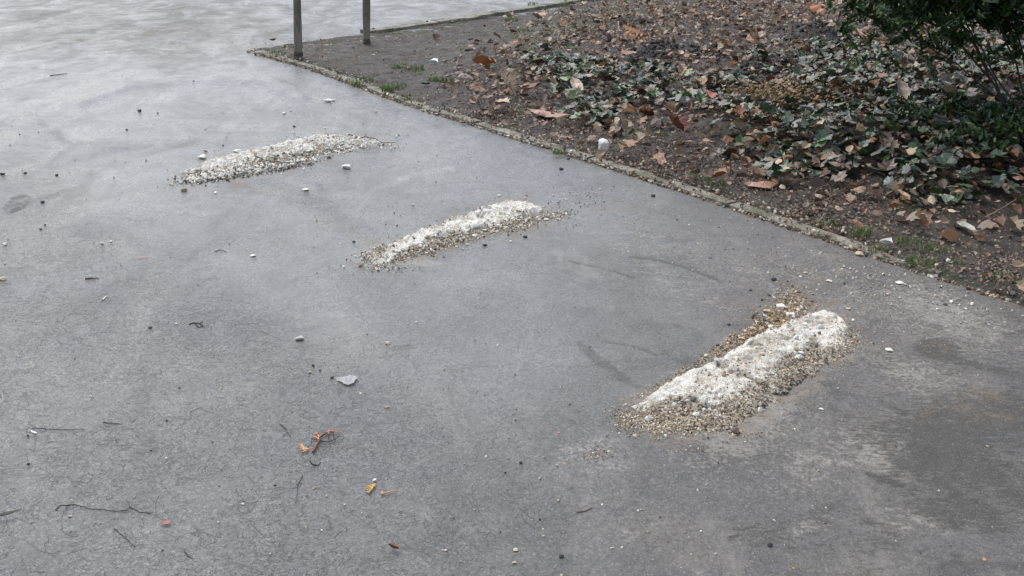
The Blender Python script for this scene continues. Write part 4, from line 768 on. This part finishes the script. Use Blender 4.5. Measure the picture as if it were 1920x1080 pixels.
def grass_stuff():
    Vs = []; P = sample(260, lambda a, b, Q: np.clip(.5*blob(a, b, 1090, 45, 150, 26, -10, .8)+.5*(1-sstep(.02, .2, sdist(Q[:, 0], Q[:, 1], K1)))+.25*blob(a, b, 780, 150, 90, 30, 10, .7)+.01, 0, 1)); ps = []
    for x, y in P:
        V, F, T = blades(9, .03, .008, .028, .0014, [(.10, .14, .04), (.12, .13, .06), (.08, .12, .03)]); ps.append((V+np.array([x, y, float(bedZ(np.array(x), np.array(y)))]), F, T))
    V, F, T = join(ps); tag(mesh_np('grass', V, F, FM, attrs={'tint': T}), 'thin short grass sprouting over the soil', 'grass', kind='stuff')
grass_stuff()
# ---------------------------------------------------------------- the two posts
def post_mat():
    g = G('weathered_post'); n = g.noise(25, 5, .7, vec=g.map((1, 1, .15))); n2 = g.noise(9, 4, .7)
    c = g.mix(g.mr(n, .35, .65), (.085, .072, .055), (.19, .165, .13)); c = g.mix(g.m_('MULTIPLY', g.mr(n2, .5, .62), .6), c, (.06, .075, .045))
    return g.done(c, .65, g.bump(n, .004, .7), .4)
PM = post_mat()
def post(pt, pb, wpx, label, collar):
    b = at(*pb); z0 = float(bedZ(np.array(b[0]), np.array(b[1]))); b = at(pb[0], pb[1], z0); r = wpx*px_m(*pb)*.5
    e = empty('signpost', b); tag(e, label, 'post', 'pair of posts at the tip of the bed')
    # lean that carries the post through its upper point
    d = R3 @ np.array([(pt[0]-960)/FPX, -(pt[1]-540)/FPX, -1.0]); t = b[1]/d[1]; top = np.array([d[0]*t, b[1], CAM_H+d[2]*t]); ax = (top-b)/np.linalg.norm(top-b)
    L = 2.3; P = [ax*s+np.array([0, 0, 0]) for s in np.linspace(-.06, L, 24)]; V, F, T = tube(P, r, r, 20, (.1, .1, .1)); mesh_np('pole', V, F, PM, e, True, {'tint': T})
    V, F, T = tube([ax*s for s in (L-.004, L, L+.012, L+.016)], r*1.12, r*1.12, 20, (.05, .05, .05)); cap = np.array([list(range(20*3, 20*4))]); mesh_np('cap', V, F, PM, e, True, {'tint': T})
    P = [ax*s for s in np.linspace(-.02, .05, 5)]; V, F, T = tube(P, r*1.12, r*1.02, 20, (.06, .05, .04)); V += rng.normal(0, .0012, V.shape); mesh_np('base_collar', V, F, GM, e, True, {'tint': T})
post((557, 0), (559.5, 106), 14, 'left of the two dark metal posts, nearer the tip of the bed', 0)
post((687, 0), (687.5, 83), 13, 'right of the two dark metal posts, standing by the far edging', 0)
# ---------------------------------------------------------------- evergreen bush at the right
def bush():
    b = at(1945, 262, .1); bz = float(bedZ(np.array(b[0]), np.array(b[1]))); base = np.array([b[0], b[1], bz]); e = empty('evergreen_shrub', base); tag(e, 'dark evergreen shrub with bare fanned stems at the right edge', 'shrub')
    tips = []
    dirs = [(-1.05, .25, 1.15), (-.85, .55, 1.25), (-.72, .1, 1.3), (-.5, -.2, 1.4), (-.35, .5, 1.4), (-1.25, -.1, .85), (0, .2, 1.5), (.4, .1, 1.3), (.2, -.4, 1.3), (.7, .5, 1.2), (-.6, .9, 1.1), (-.95, .0, 1.2)]
    for d in dirs:
        d = np.array(d); P = [np.array([random.uniform(-.06, .06), random.uniform(-.06, .06), -.03])]
        for k in range(1, 13):
            t = k/12; P.append(P[0]+np.array([d[0]*t**.95, d[1]*t, d[2]*t*(1.08-.15*t)])*1.0+rng.normal(0, .008, 3))
        V, F, T = tube(P, random.uniform(.006, .011), .003, 7, (.045, .034, .024)); mesh_np('stem', V, F, TM, e, True, {'tint': T}); tips += P[3:]
    # leaf sprays: drooping twigs from the stems, plus unseen crown added overhead for shade
    ctr = []
    for _ in range(2300):
        p = tips[random.randrange(len(tips))] if random.random() < .55 else np.array([random.gauss(.4, .75), random.gauss(.35, .7), random.uniform(.75, 2.1)])
        if p[2] < .62: continue
        ctr.append(np.array(p)+rng.normal(0, .1, 3))
    for _ in range(60):                      # the low left edge that hangs into view
        ctr.append(np.array([random.uniform(-1.5, -.3), random.uniform(-.1, .7), 0])+np.array([0, 0, 1.02+random.uniform(-.1, .3)]))
    for _ in range(220): ctr.append(np.array([random.uniform(-.8, .3), random.uniform(-.6, .2), random.uniform(.02, .18)]))  # low dark clumps stand in for shaded ivy and ground
    for _ in range(260): ctr.append(np.array([random.uniform(.25, 1.6), random.uniform(-.5, 1.2), random.uniform(.1, 1.2)]))  # out-of-frame foliage added at the right for shade
    pos, dr = [], []
    for c in ctr:
        a = random.uniform(0, 2*math.pi); h = random.uniform(-.9, .1); v = np.array([math.cos(a), math.sin(a), h]); v /= np.linalg.norm(v)
        for k in range(26):
            pos.append(c+v*(k*.0085)+rng.normal(0, .008, 3))
    pos = np.array(pos); n = len(pos); sz = rng.uniform(.04, .085, n); cols = np.array([(.018, .048, .010), (.028, .066, .013), (.013, .034, .008), (.045, .085, .016), (.07, .10, .02)]); t = cols[rng.choice(5, n, p=[.3, .25, .3, .1, .05])]*rng.uniform(.7, 1.3, (n, 1))
    V, F, T = merge(LNB, pos, np.column_stack([sz*1.3, sz, sz]), rots(n, 1.1), t); mesh_np('foliage', V, F, FM, e, False, {'tint': T})
bush()
